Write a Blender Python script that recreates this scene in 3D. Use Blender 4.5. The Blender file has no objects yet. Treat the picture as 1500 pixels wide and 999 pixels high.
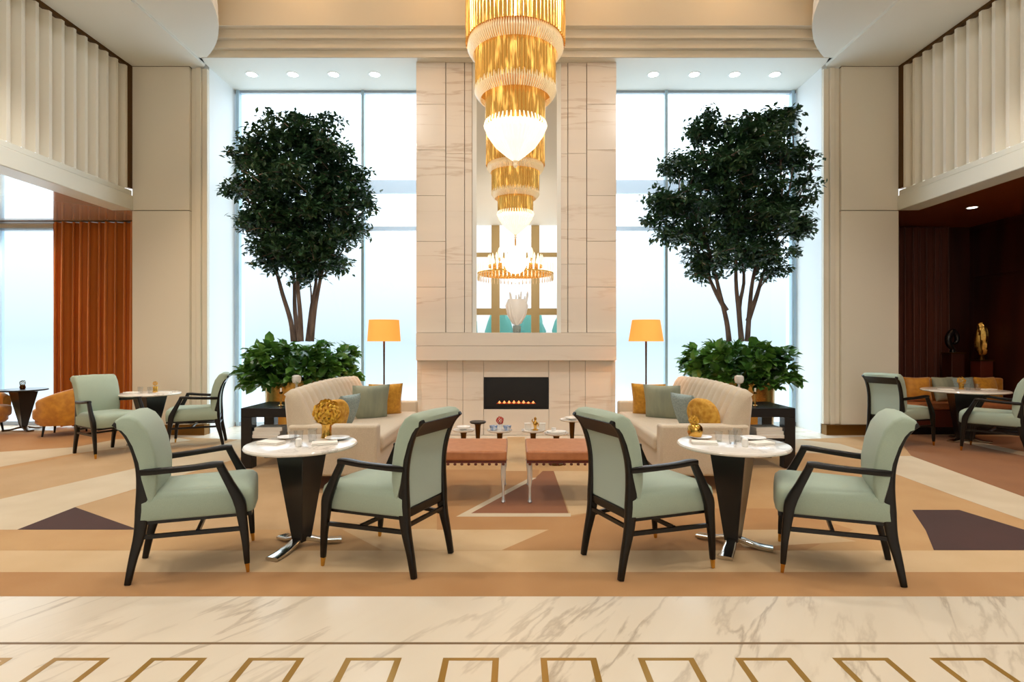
import bpy, bmesh, math, random
from mathutils import Vector, Matrix
R = math.radians
col = bpy.context.scene.collection
F, CX, CY, H = 810.0, 755.0, 500.0, 1.40

# ---------------------------------------------------------------- materials
def lin(c):
    out = []
    for v in c[:3]:
        v /= 255.0
        out.append(v / 12.92 if v <= 0.04045 else ((v + 0.055) / 1.055) ** 2.4)
    return (out[0], out[1], out[2], 1.0)

def mat(name, c, rough=0.6, metal=0.0, emis=None, es=0.0, trans=0.0, coat=0.0, sheen=0.0, spec=0.5,
        noise=None, bump=None, alpha=1.0):
    """noise=(scale, other colour, amount[, stretch]); bump=(scale, strength)"""
    m = bpy.data.materials.new(name); m.use_nodes = True
    nt = m.node_tree; b = nt.nodes['Principled BSDF']
    b.inputs['Base Color'].default_value = lin(c)
    b.inputs['Roughness'].default_value = rough
    b.inputs['Metallic'].default_value = metal
    b.inputs['Specular IOR Level'].default_value = spec
    b.inputs['Transmission Weight'].default_value = trans
    b.inputs['Coat Weight'].default_value = coat
    b.inputs['Sheen Weight'].default_value = sheen
    b.inputs['Alpha'].default_value = alpha
    if emis:
        b.inputs['Emission Color'].default_value = lin(emis)
        b.inputs['Emission Strength'].default_value = es
    tc = nt.nodes.new('ShaderNodeTexCoord')
    if noise:
        n = nt.nodes.new('ShaderNodeTexNoise'); n.inputs['Scale'].default_value = noise[0]
        n.inputs['Detail'].default_value = 5
        src = tc.outputs['Object']
        if len(noise) > 3:
            mp = nt.nodes.new('ShaderNodeMapping'); mp.inputs['Scale'].default_value = noise[3]
            nt.links.new(src, mp.inputs['Vector']); src = mp.outputs['Vector']
        nt.links.new(src, n.inputs['Vector'])
        mr = nt.nodes.new('ShaderNodeMapRange')
        mr.inputs['From Min'].default_value = 0.35; mr.inputs['From Max'].default_value = 0.65
        mr.inputs['To Min'].default_value = 0; mr.inputs['To Max'].default_value = noise[2]
        nt.links.new(n.outputs['Fac'], mr.inputs['Value'])
        mx = nt.nodes.new('ShaderNodeMix'); mx.data_type = 'RGBA'
        mx.inputs['A'].default_value = lin(c); mx.inputs['B'].default_value = lin(noise[1])
        nt.links.new(mr.outputs['Result'], mx.inputs['Factor'])
        nt.links.new(mx.outputs['Result'], b.inputs['Base Color'])
    if bump:
        n = nt.nodes.new('ShaderNodeTexNoise'); n.inputs['Scale'].default_value = bump[0]
        n.inputs['Detail'].default_value = 3
        nt.links.new(tc.outputs['Object'], n.inputs['Vector'])
        bp = nt.nodes.new('ShaderNodeBump'); bp.inputs['Strength'].default_value = bump[1]
        bp.inputs['Distance'].default_value = 0.01
        nt.links.new(n.outputs['Fac'], bp.inputs['Height'])
        nt.links.new(bp.outputs['Normal'], b.inputs['Normal'])
    return m

def marble(name, base, vein, scale=1.0, rough=0.15, amount=0.6, rot=(0, 0, 0.6), stretch=(1, 1, 1), width=0.035, cloud=None):
    m = bpy.data.materials.new(name); m.use_nodes = True
    nt = m.node_tree; b = nt.nodes['Principled BSDF']; L = nt.links.new
    b.inputs['Roughness'].default_value = rough
    tc = nt.nodes.new('ShaderNodeTexCoord')
    m0 = nt.nodes.new('ShaderNodeMapping'); m0.inputs['Rotation'].default_value = rot; L(tc.outputs['Object'], m0.inputs['Vector'])
    mp = nt.nodes.new('ShaderNodeMapping')
    mp.inputs['Scale'].default_value = tuple(scale * s for s in stretch)
    L(m0.outputs['Vector'], mp.inputs['Vector'])
    n = nt.nodes.new('ShaderNodeTexNoise'); n.inputs['Scale'].default_value = 1.3
    n.inputs['Detail'].default_value = 7; n.inputs['Roughness'].default_value = 0.55
    n.inputs['Distortion'].default_value = 0.25
    L(mp.outputs['Vector'], n.inputs['Vector'])
    s = nt.nodes.new('ShaderNodeMath'); s.operation = 'SUBTRACT'; s.inputs[1].default_value = 0.5
    L(n.outputs['Fac'], s.inputs[0])
    a = nt.nodes.new('ShaderNodeMath'); a.operation = 'ABSOLUTE'; L(s.outputs[0], a.inputs[0])
    r = nt.nodes.new('ShaderNodeMapRange'); r.inputs['From Min'].default_value = 0
    r.inputs['From Max'].default_value = width; r.inputs['To Min'].default_value = amount; r.inputs['To Max'].default_value = 0
    L(a.outputs[0], r.inputs['Value'])
    n2 = nt.nodes.new('ShaderNodeTexNoise'); n2.inputs['Scale'].default_value = 0.9; n2.inputs['Detail'].default_value = 2
    L(mp.outputs['Vector'], n2.inputs['Vector'])
    r2 = nt.nodes.new('ShaderNodeMapRange'); r2.inputs['From Min'].default_value = .4; r2.inputs['From Max'].default_value = .62
    L(n2.outputs['Fac'], r2.inputs['Value'])
    mu = nt.nodes.new('ShaderNodeMath'); mu.operation = 'MULTIPLY'
    L(r.outputs['Result'], mu.inputs[0]); L(r2.outputs['Result'], mu.inputs[1])
    c0 = nt.nodes.new('ShaderNodeMix'); c0.data_type = 'RGBA'
    c0.inputs['A'].default_value = lin(base); c0.inputs['B'].default_value = lin(cloud or base)
    L(n.outputs['Fac'], c0.inputs['Factor'])
    mx = nt.nodes.new('ShaderNodeMix'); mx.data_type = 'RGBA'
    mx.inputs['B'].default_value = lin(vein)
    L(c0.outputs['Result'], mx.inputs['A'])
    L(mu.outputs[0], mx.inputs['Factor']); L(mx.outputs['Result'], b.inputs['Base Color'])
    return m

def glassmat(name, tint=(235, 245, 250), mixf=0.12, rough=0.02):
    m = bpy.data.materials.new(name); m.use_nodes = True
    nt = m.node_tree; L = nt.links.new
    nt.nodes.remove(nt.nodes['Principled BSDF'])
    out = nt.nodes['Material Output']
    t = nt.nodes.new('ShaderNodeBsdfTransparent'); t.inputs['Color'].default_value = lin(tint)
    g = nt.nodes.new('ShaderNodeBsdfGlossy'); g.inputs['Roughness'].default_value = rough
    lw = nt.nodes.new('ShaderNodeLayerWeight'); fr = nt.nodes.new('ShaderNodeMath'); fr.operation = 'POWER'; fr.inputs[1].default_value = 5; L(lw.outputs['Facing'], fr.inputs[0])
    ad = nt.nodes.new('ShaderNodeMath'); ad.operation = 'ADD'; ad.inputs[1].default_value = mixf + .02; ad.use_clamp = True
    L(fr.outputs[0], ad.inputs[0])
    mx = nt.nodes.new('ShaderNodeMixShader')
    L(ad.outputs[0], mx.inputs[0]); L(t.outputs[0], mx.inputs[1]); L(g.outputs[0], mx.inputs[2])
    L(mx.outputs[0], out.inputs['Surface'])
    return m

def leafmat(name, c, c2, rough=0.4):
    m = mat(name, c, rough, noise=(3.0, c2, 1.0), spec=0.5)
    nt = m.node_tree; L = nt.links.new; b = nt.nodes['Principled BSDF']
    tr = nt.nodes.new('ShaderNodeBsdfTranslucent'); tr.inputs['Color'].default_value = lin(c2)
    mx = nt.nodes.new('ShaderNodeMixShader'); mx.inputs[0].default_value = 0.18
    L(b.outputs[0], mx.inputs[1]); L(tr.outputs[0], mx.inputs[2])
    L(mx.outputs[0], nt.nodes['Material Output'].inputs['Surface'])
    return m

M = {}
M['cream'] = mat('cream_wall', (229, 222, 206), 0.5)
M['fin'] = mat('cream_pleat', (230, 224, 208), 0.45)
M['ceil'] = mat('ceiling_paint', (229, 228, 219), 0.6)
M['tray'] = mat('tray_paint', (228, 222, 208), 0.6)
M['bay'] = mat('bay_white', (240, 245, 247), 0.5)
M['fascia'] = mat('fascia_stone', (222, 220, 206), 0.4)
M['bronze'] = mat('dark_bronze', (92, 62, 22), 0.35, 0.8)
M['brassbase'] = mat('brass_base', (130, 92, 40), 0.3, 0.8)
M['gapdark'] = mat('shadow_gap', (95, 80, 50), 0.8)
M['marble'] = marble('floor_marble', (224, 214, 196), (156, 138, 114), 1.6, 0.3, 0.7, (0, 0, -1.0), (0.45, 2.2, 1), 0.035, (214, 200, 178))
M['marbleback'] = marble('walk_marble', (232, 222, 204), (180, 160, 130), 1.2, 0.18, 0.5)
M['stone'] = marble('fireplace_stone', (232, 222, 208), (190, 168, 146), 1.0, 0.25, 0.6, (0, 0, 0), (0.35, 0.35, 3.4), 0.03, (218, 210, 200))
M['tabletop'] = marble('white_marble', (238, 232, 224), (176, 168, 160), 4, 0.12, 0.6)
M['brassline'] = mat('brass_inlay', (172, 132, 62), 0.3, 0.45)
M['line'] = mat('joint_line', (120, 95, 62), 0.5)
M['brass'] = mat('polished_brass', (214, 168, 84), 0.16, 1.0)
M['oldbrass'] = mat('hammered_brass', (200, 158, 84), 0.22, 1.0, bump=(14, 0.35))
M['chrome'] = mat('chrome', (205, 200, 192), 0.12, 1.0)
M['acrylic'] = mat('acrylic_leg', (225, 228, 232), 0.05, 0.6)
M['wood'] = mat('espresso_wood', (20, 14, 10), 0.32, spec=0.35, noise=(9, (12, 9, 7), 1, (1, 1, 0.2)))
M['black'] = mat('black_lacquer', (14, 12, 18), 0.25)
M['slate'] = mat('column_dark', (24, 23, 24), 0.32, coat=0.15)
M['sage'] = mat('sage_fabric', (164, 180, 162), 0.75, sheen=0.2, noise=(260, (148, 166, 150), 0.6), bump=(300, 0.15))
M['sageback'] = mat('sage_back_fabric', (168, 186, 176), 0.75, sheen=0.2, bump=(300, 0.12))
M['sofa'] = mat('oatmeal_fabric', (218, 204, 182), 0.85, sheen=0.3, noise=(160, (202, 186, 162), 0.7), bump=(220, 0.25))
M['leather'] = mat('tan_leather', (192, 126, 82), 0.4, noise=(18, (176, 110, 68), 0.8))
M['leatherdk'] = mat('dark_leather', (96, 36, 20), 0.5)
M['yellow'] = mat('mustard_fabric', (222, 164, 48), 0.65, sheen=0.3, noise=(30, (196, 136, 34), 0.8))
M['rosette'] = mat('rosette_fabric', (226, 178, 72), 0.7, noise=(22, (190, 130, 30), 1.0), bump=(24, 0.8))
M['greyblue'] = mat('greyblue_fabric', (160, 178, 178), 0.8, noise=(60, (128, 146, 146), 0.8))
M['greygreen'] = mat('greygreen_fabric', (166, 172, 150), 0.7, noise=(8, (140, 150, 134), 1.0, (1, 1, 0.2)))
M['amber'] = mat('amber_velvet', (214, 150, 40), 0.6, sheen=0.5, noise=(12, (186, 118, 24), 0.9))
M['curtain'] = mat('rust_curtain', (204, 116, 34), 0.5, sheen=0.3)
M['curtaindk'] = mat('dark_red_curtain', (86, 34, 16), 0.7, sheen=0.2)
M['brownwall'] = mat('mahogany_panel', (66, 26, 14), 0.4, noise=(4, (46, 17, 10), 1, (1, 1, 0.15)))
M['brownceil'] = mat('brown_gloss_ceiling', (110, 52, 22), 0.3)
M['whiteceil'] = mat('gloss_lounge_ceiling', (216, 204, 188), 0.12, metal=0.35, coat=0.6)
M['shade'] = mat('lamp_shade', (232, 176, 96), 0.8, emis=(255, 160, 64), es=0.55)
M['glass'] = glassmat('window_glass', (240, 248, 252), 0.0)
M['tumbler'] = glassmat('tumbler_glass', (250, 251, 252), 0.05)
M['mullion'] = mat('pale_mullion', (176, 204, 222), 0.4)
M['transom'] = mat('pale_transom', (226, 234, 240), 0.5)
_nt = M['transom'].node_tree; _t = _nt.nodes.new('ShaderNodeBsdfTransparent'); _t.inputs['Color'].default_value = (.72, .76, .80, 1)
_m = _nt.nodes.new('ShaderNodeMixShader'); _m.inputs[0].default_value = .6
_nt.links.new(_nt.nodes['Principled BSDF'].outputs[0], _m.inputs[1]); _nt.links.new(_t.outputs[0], _m.inputs[2])
_nt.links.new(_m.outputs[0], _nt.nodes['Material Output'].inputs['Surface'])
M['mirror'] = mat('mirror', (238, 238, 236), 0.0, 1.0)
M['linen'] = mat('white_linen', (242, 238, 230), 0.8)
M['china'] = mat('white_china', (246, 244, 240), 0.2)
M['fire'] = mat('flame', (255, 160, 80), 0.5, emis=(255, 150, 90), es=1.1)
M['ember'] = mat('ember', (60, 20, 10), 0.8, emis=(255, 90, 30), es=0.25)
M['soot'] = mat('firebox_black', (8, 8, 10), 0.35)
M['leaf'] = leafmat('ficus_leaf', (28, 60, 42), (50, 84, 50))
M['leaf2'] = leafmat('shrub_leaf', (24, 72, 32), (96, 142, 56), 0.3)
M['bark'] = mat('bark', (128, 112, 104), 0.9, noise=(14, (92, 78, 72), 1, (1, 1, 0.3)), bump=(30, 0.5))
M['soil'] = mat('soil', (40, 28, 20), 0.95)
M['petal'] = mat('yellow_petal', (232, 190, 60), 0.6, noise=(40, (204, 140, 30), 1))
M['red'] = mat('red_petal', (206, 66, 48), 0.5)
M['blue'] = mat('blue_china', (96, 146, 206), 0.2, noise=(30, (220, 228, 240), 1))
M['green'] = mat('leaf_green', (80, 110, 50), 0.5)
M['lens'] = mat('downlight_lens', (255, 255, 255), 0.5, emis=(255, 252, 244), es=6.0)
M['ringwhite'] = mat('downlight_ring', (236, 240, 238), 0.4)
M['fixture'] = mat('fixture_grey', (150, 142, 122), 0.5)
M['paper'] = mat('book_paper', (238, 234, 226), 0.7)
M['hill'] = mat('distant_trees', (70, 128, 124), 0.9)
def carpet(name, c, c2):
    return mat(name, c, 0.95, sheen=0.15, spec=0.2, noise=(2.2, c2, 0.8), bump=(400, 0.3))
M['c_tan'] = carpet('carpet_tan', (196, 156, 106), (186, 144, 94))
M['c_beige'] = carpet('carpet_beige', (210, 180, 138), (200, 168, 124))
M['c_light'] = carpet('carpet_light', (212, 196, 168), (202, 184, 154))
M['c_orange'] = carpet('carpet_orange', (184, 138, 88), (174, 126, 76))
M['c_taupe'] = carpet('carpet_taupe', (194, 160, 118), (184, 150, 106))
M['c_brown'] = carpet('carpet_brown', (146, 92, 58), (136, 84, 50))
M['c_dark'] = carpet('carpet_dark_plum', (70, 38, 32), (58, 31, 26))
M['c_deep'] = carpet('carpet_deep', (148, 98, 56), (136, 88, 48))

# chandelier materials
def goldrods():
    m = mat('gold_glass_rods', (222, 172, 84), 0.2, 0.8, emis=(255, 196, 104), es=0.16)
    nt = m.node_tree; L = nt.links.new; b = nt.nodes['Principled BSDF']
    tc = nt.nodes.new('ShaderNodeTexCoord')
    mp = nt.nodes.new('ShaderNodeMapping'); mp.inputs['Scale'].default_value = (9, 9, 1.6)
    n = nt.nodes.new('ShaderNodeTexNoise'); n.inputs['Scale'].default_value = 2.2
    L(tc.outputs['Object'], mp.inputs['Vector']); L(mp.outputs['Vector'], n.inputs['Vector'])
    r = nt.nodes.new('ShaderNodeMapRange'); r.inputs['From Min'].default_value = .52; r.inputs['From Max'].default_value = .75
    r.inputs['To Min'].default_value = 0.10; r.inputs['To Max'].default_value = 1.3
    L(n.outputs['Fac'], r.inputs['Value']); L(r.outputs['Result'], b.inputs['Emission Strength'])
    return m
M['rods'] = goldrods()
M['crystal'] = mat('lit_crystal', (255, 240, 210), 0.15, 0.0, emis=(255, 220, 160), es=0.2, coat=1)
M['bowl'] = mat('lit_crystal_bowl', (255, 250, 235), 0.2, 0.0, emis=(255, 240, 208), es=0.9, coat=1)
M['flutebowl'] = M['bowl']

# ---------------------------------------------------------------- mesh builder
class MB:
    def __init__(s): s.v = []; s.f = []; s.mi = []; s.cur = 0
    def add(s, vs, fs):
        o = len(s.v); s.v += [tuple(p) for p in vs]
        for f in fs: s.f.append(tuple(i + o for i in f)); s.mi.append(s.cur)
    def box(s, x0, x1, y0, y1, z0, z1):
        s.add([(x0, y0, z0), (x1, y0, z0), (x1, y1, z0), (x0, y1, z0), (x0, y0, z1), (x1, y0, z1), (x1, y1, z1), (x0, y1, z1)],
              [(0, 3, 2, 1), (4, 5, 6, 7), (0, 1, 5, 4), (1, 2, 6, 5), (2, 3, 7, 6), (3, 0, 4, 7)])
    def obox(s, c, u, hu, v, hv, z0, z1):
        u = Vector(u).normalized() * hu; v = Vector(v).normalized() * hv; c = Vector(c)
        b = [c - u - v, c + u - v, c + u + v, c - u + v]
        s.add([(p.x, p.y, z0) for p in b] + [(p.x, p.y, z1) for p in b],
              [(0, 3, 2, 1), (4, 5, 6, 7), (0, 1, 5, 4), (1, 2, 6, 5), (2, 3, 7, 6), (3, 0, 4, 7)])
    def poly(s, pts, z):
        s.add([(x, y, z) for x, y in pts], [tuple(range(len(pts)))])
    def prism(s, pts, z0, z1):
        n = len(pts)
        s.add([(x, y, z0) for x, y in pts] + [(x, y, z1) for x, y in pts],
              [tuple(range(n - 1, -1, -1)), tuple(range(n, 2 * n))] + [(i, (i + 1) % n, n + (i + 1) % n, n + i) for i in range(n)])
    def prismY(s, pts, y0, y1):       # pts in XZ
        n = len(pts)
        s.add([(x, y0, z) for x, z in pts] + [(x, y1, z) for x, z in pts],
              [tuple(range(n)), tuple(range(2 * n - 1, n - 1, -1))] + [((i + 1) % n, i, n + i, n + (i + 1) % n) for i in range(n)])
    def lathe(s, prof, seg=32, c=(0, 0, 0), fl=None, sx=1, sy=1):
        n = len(prof); vs = []
        for j in range(seg):
            a = 2 * math.pi * j / seg
            k = 1 if fl is None else (1 + (fl if j % 2 else 0))
            for r, z in prof:
                vs.append((c[0] + r * k * math.cos(a) * sx, c[1] + r * k * math.sin(a) * sy, c[2] + z))
        fs = []
        for j in range(seg):
            j2 = (j + 1) % seg
            for i in range(n - 1):
                fs.append((j * n + i, j2 * n + i, j2 * n + i + 1, j * n + i + 1))
        o = len(vs)
        if prof[0][0] > 1e-5: fs.append(tuple(j * n for j in range(seg - 1, -1, -1)))
        if prof[-1][0] > 1e-5: fs.append(tuple(j * n + n - 1 for j in range(seg)))
        s.add(vs, fs)
    def cyl(s, x, y, z0, z1, r, seg=24, r2=None):
        s.lathe([(r, z0), (r if r2 is None else r2, z1)], seg, (x, y, 0))
    def sweep(s, pts, wy, wn, side=(0, 1, 0), rounded=True, sub=4):
        """sweep a rounded section along a smooth path; side = fixed width axis"""
        P = [Vector(p) for p in pts]; Q = []; A = []; B = []
        n = len(P)
        for i in range(n - 1):
            p0 = P[max(i - 1, 0)]; p1 = P[i]; p2 = P[i + 1]; p3 = P[min(i + 2, n - 1)]
            for k in range(sub):
                t = k / sub
                Q.append(0.5 * ((2 * p1) + (-p0 + p2) * t + (2 * p0 - 5 * p1 + 4 * p2 - p3) * t * t + (-p0 + 3 * p1 - 3 * p2 + p3) * t ** 3))
                A.append(wy[i] * (1 - t) + wy[i + 1] * t); B.append(wn[i] * (1 - t) + wn[i + 1] * t)
        Q.append(P[-1]); A.append(wy[-1]); B.append(wn[-1])
        side = Vector(side).normalized(); ns = 12 if rounded else 4
        vs = []
        for i, q in enumerate(Q):
            t = (Q[min(i + 1, len(Q) - 1)] - Q[max(i - 1, 0)]).normalized()
            sd = (side - t * side.dot(t)).normalized(); nn = t.cross(sd)
            for k in range(ns):
                a = 2 * math.pi * (k + .5) / ns
                ca, sa = math.cos(a), math.sin(a)
                if rounded:
                    e = 0.45
                    ca = math.copysign(abs(ca) ** e, ca); sa = math.copysign(abs(sa) ** e, sa)
                else:
                    ca = math.copysign(1, ca); sa = math.copysign(1, sa)
                vs.append(q + sd * ca * A[i] / 2 + nn * sa * B[i] / 2)
        fs = [tuple(range(ns - 1, -1, -1)), tuple(range((len(Q) - 1) * ns, len(Q) * ns))]
        for i in range(len(Q) - 1):
            for k in range(ns):
                k2 = (k + 1) % ns
                fs.append((i * ns + k, i * ns + k2, (i + 1) * ns + k2, (i + 1) * ns + k))
        s.add(vs, fs)
    def tube(s, pts, radii, seg=8, sub=3):
        s2 = pts[-1][2] - pts[0][2]
        P = [Vector(p) for p in pts]; Q = []; Rr = []; n = len(P)
        for i in range(n - 1):
            p0 = P[max(i - 1, 0)]; p1 = P[i]; p2 = P[i + 1]; p3 = P[min(i + 2, n - 1)]
            for k in range(sub):
                t = k / sub
                Q.append(0.5 * ((2 * p1) + (-p0 + p2) * t + (2 * p0 - 5 * p1 + 4 * p2 - p3) * t * t + (-p0 + 3 * p1 - 3 * p2 + p3) * t ** 3))
                Rr.append(radii[i] * (1 - t) + radii[i + 1] * t)
        Q.append(P[-1]); Rr.append(radii[-1])
        vs = []; up = Vector((0.123, 0.97, 0.2)).normalized()
        for i, q in enumerate(Q):
            t = (Q[min(i + 1, len(Q) - 1)] - Q[max(i - 1, 0)]).normalized()
            u = (up - t * up.dot(t)).normalized(); w = t.cross(u)
            for k in range(seg):
                a = 2 * math.pi * k / seg
                vs.append(q + (u * math.cos(a) + w * math.sin(a)) * Rr[i])
        fs = [tuple(range(seg - 1, -1, -1)), tuple(range((len(Q) - 1) * seg, len(Q) * seg))]
        for i in range(len(Q) - 1):
            for k in range(seg):
                k2 = (k + 1) % seg
                fs.append((i * seg + k, i * seg + k2, (i + 1) * seg + k2, (i + 1) * seg + k))
        s.add(vs, fs)
    def sell(s, c, r, e=0.5, ez=None, nu=28, nv=16, M3=None):
        """superellipsoid"""
        ez = e if ez is None else ez
        def pw(v, p): return math.copysign(abs(v) ** p, v)
        vs = []
        for i in range(nv + 1):
            ph = -math.pi / 2 + math.pi * i / nv
            for j in range(nu):
                th = 2 * math.pi * j / nu
                p = Vector((r[0] * pw(math.cos(ph), ez) * pw(math.cos(th), e), r[1] * pw(math.cos(ph), ez) * pw(math.sin(th), e), r[2] * pw(math.sin(ph), ez)))
                if M3: p = M3 @ p
                vs.append(p + Vector(c))
        fs = []
        for i in range(nv):
            for j in range(nu):
                j2 = (j + 1) % nu
                fs.append((i * nu + j, i * nu + j2, (i + 1) * nu + j2, (i + 1) * nu + j))
        s.add(vs, fs)
    def build(s, name, m, parent=None, smooth=False, bevel=0, loc=None, auto=35, seg=2):
        me = bpy.data.meshes.new(name); me.from_pydata(s.v, [], s.f); me.update()
        ms = m if isinstance(m, (list, tuple)) else [m]
        for x in ms: me.materials.append(x)
        if len(ms) > 1:
            for p, i in zip(me.polygons, s.mi): p.material_index = i
        bm = bmesh.new(); bm.from_mesh(me)
        bmesh.ops.remove_doubles(bm, verts=bm.verts, dist=1e-6) if smooth else None
        bmesh.ops.recalc_face_normals(bm, faces=bm.faces) if len(s.f) < 60000 and not getattr(s, 'norecalc', False) else None
        bm.to_mesh(me); bm.free()
        o = bpy.data.objects.new(name, me); col.objects.link(o)
        if loc: o.location = loc
        if parent: o.parent = parent
        if smooth or bevel:
            for p in me.polygons: p.use_smooth = True
            if auto: me.set_sharp_from_angle(angle=R(auto))
        if bevel:
            b = o.modifiers.new('bevel', 'BEVEL'); b.width = bevel; b.segments = seg; b.limit_method = 'ANGLE'; b.angle_limit = R(40)
            b.harden_normals = False
        return o

def tag(o, label=None, cat=None, group=None, kind=None):
    if label: o['label'] = label
    if cat: o['category'] = cat
    if group: o['group'] = group
    if kind: o['kind'] = kind
    return o
def thing(name, label, cat, loc=(0, 0, 0), rz=0, group=None):
    o = bpy.data.objects.new(name, None); col.objects.link(o)
    o.empty_display_size = 0.1
    o.location = loc; o.rotation_euler = (0, 0, rz)
    return tag(o, label, cat, group)
def copy_tree(o, parent=None):
    c = o.copy(); col.objects.link(c)
    if parent: c.parent = parent
    for ch in [k for k in bpy.data.objects if k.parent == o]: copy_tree(ch, c)
    return c
def place(o, loc, rz=0, label=None, group=None, sc=None):
    o.location = loc; o.rotation_euler = (0, 0, rz)
    if label: o['label'] = label
    if group: o['group'] = group
    if sc: o.scale = sc
    return o
def struct(name, mb, m, label=None, **k):
    o = mb.build(name, m, **k); o['kind'] = 'structure'
    if label: o['label'] = label
    return o
def fl(px, py):
    d = F * H / (py - CY); return ((px - CX) * d / F, d)
SKY, WARM, EXPO = 5.0, 1.12, 0.30
# ================================================================ THE SETTING
YP, YG = 8.28, 9.2           # pillar face, glass plane
XW, XP = 5.74, 4.65
ZC, ZL = 5.56, 3.36
YB = -9.0                    # wall behind the camera
XL, XR = -11.0, 7.8
# floor
b = MB(); b.box(XL, XR, YB, 9.6, -0.10, -0.004)
floor = struct('floor', b, M['marbleback'], 'pale marble floor running along the tall windows')
b = MB(); b.box(XL, XR, YB, 3.035, -0.0038, 0.0)
fm = struct('floor', b, M['marble'], 'cream veined marble floor in the foreground')
b = MB(); b.box(XL, XR, 2.555, 2.572, 0.0001, 0.0008)
struct('trim_1', b, M['line'], 'thin dark joint line across the cream marble')
tn = 2
for k in range(-7, 8):
    cx = 0.234 + 0.43 * k - 0.216 + 0.216
    w, t, y1, y0 = 0.1235, 0.028, 2.445, 1.85
    b = MB()
    b.box(cx - w, cx + w, y1 - .02, y1, 0.0002, 0.0010)
    b.box(cx - w, cx + w, y0, y0 + t, 0.0002, 0.0010)
    b.box(cx - w, cx - w + t, y0 + t, y1 - .02, 0.0002, 0.0010)
    b.box(cx + w - t, cx + w, y0 + t, y1 - .02, 0.0002, 0.0010)
    struct('trim_%d' % tn, b, M['brassline'], 'brass rectangle inlaid in the cream marble floor'); tn += 1

# carpet : one woven carpet with its geometric pattern
cm = [M[k] for k in ('c_tan', 'c_beige', 'c_light', 'c_orange', 'c_taupe', 'c_brown', 'c_dark', 'c_deep')]
b = MB()
def cp(mi, pts, lay):
    b.cur = mi; b.poly([fl(*p) for p in pts], 0.0006 * lay)
b.cur = 0
b.poly([(XL + .02, 3.035), (XR - .03, 3.035), (XR - .03, 9.3), (5.6, 9.3), (5.6, 8.2), (4.5, 8.0), (3.0, 7.7), (-3.0, 7.7), (-4.5, 8.0), (-5.6, 8.2), (-5.6, 8.7), (XL + .02, 8.7)], -0.0002)
b.cur = 3; b.poly([(XL + .02, 3.036), (XR - .03, 3.036), (XR - .03, 3.355), (XL + .02, 3.355)], 0.0004)
b.cur = 1; b.poly([(XL + .02, 3.355), (XR - .03, 3.355), (XR - .03, 3.70), (XL + .02, 3.70)], 0.0004)
cp(0, [(-600, 806), (560, 806), (520, 776), (-600, 776)], 1)
cp(1, [(560, 806), (735, 806), (806, 775), (500, 775)], 1.2)
cp(3, [(735, 806), (1180, 806), (1250, 776), (806, 775)], 1.1)
cp(1, [(1090, 802), (1255, 793), (1160, 770), (1060, 772)], 1.6)
cp(6, [(25, 776), (110, 743), (203, 776)], 2)
cp(2, [(25, 776), (110, 743), (112, 742), (420, 650), (360, 641), (190, 688), (-60, 745), (-120, 776)], 1.3)
cp(4, [(110, 743), (203, 776), (500, 776), (620, 740), (420, 690), (330, 680)], 1.5)
cp(7, [(430, 720), (620, 700), (620, 680), (430, 690)], 1.6)
cp(4, [(-60, 745), (190, 688), (300, 655), (250, 640), (-60, 700)], 1.0)
cp(2, [(-300, 690), (0, 684), (110, 664), (280, 645), (240, 637), (190, 643), (-300, 660)], 1.2)
cp(3, [(0, 662), (110, 655), (190, 640), (150, 634), (-200, 640), (-200, 668)], 1.3)
cp(3, [(640, 757), (778, 757), (790, 688), (640, 688)], 1.8)
cp(2, [(668, 757), (836, 757), (836, 752), (690, 752)], 2.6)
cp(2, [(668, 757), (690, 752), (786, 700), (776, 700)], 2.6)
cp(5, [(684, 753), (833, 753), (811, 690), (795, 690), (782, 702)], 2.4)
cp(1, [(811, 690), (836, 755), (900, 745), (900, 690)], 1.9)
cp(3, [(836, 757), (900, 745), (1150, 745), (1250, 776), (806, 776), (640, 776), (640, 757)], 1.75)
cp(1, [(741, 690), (771, 690), (769, 640), (743, 640)], 2.2)
cp(0, [(920, 690), (1100, 690), (1330, 745), (1150, 760), (920, 745)], 1.0)
cp(2, [(1290, 668), (1335, 668), (1500, 728), (1900, 840), (1900, 880), (1500, 762), (1400, 727), (1300, 690)], 1.7)
cp(6, [(1336, 747), (1405, 747), (1500, 776), (1610, 806), (1368, 806), (1356, 777)], 2)
cp(7, [(1335, 668), (1500, 728), (1840, 825), (1800, 690), (1500, 640), (1310, 636)], 1.2)
cp(2, [(1395, 645), (1500, 668), (1700, 710), (1700, 700), (1500, 662), (1400, 640)], 1.9)
cp(2, [(1100, 660), (1290, 668), (1230, 650), (1130, 640), (1080, 642)], 1.5)
b.norecalc = True
o = b.build('patterned_carpet', cm)
tag(o, 'wide tan and caramel carpet with plum triangles and beige bands behind the marble', 'carpet')

# ceiling of the hall, with the raised tray
edge = []
for i in range(13):
    t = i / 12
    p0, p1, p2 = Vector((4.52, 8.10)), Vector((3.72, 7.35)), Vector((3.61, 6.2))
    q = p0 * (1 - t) ** 2 + p1 * 2 * t * (1 - t) + p2 * t * t
    edge.append((q.x, q.y))
edge.append((3.61, YB))
b = MB()
for s in (-1, 1):
    pts = [(s * XP, YB), (s * XP, YP), (s * 4.6, 8.10)] + [(s * x, y) for x, y in edge]
    b.poly(pts if s > 0 else pts[::-1], ZC)
    b.box(min(s * XP, s * XW), max(s * XP, s * XW), YB, YP, ZC - .04, ZC + .05)
b.box(-XP, XP, 8.115, 9.22, ZC, ZC + .2)
b.norecalc = True
struct('ceiling', b, M['ceil'], 'off-white ceiling around the raised tray')
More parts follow.
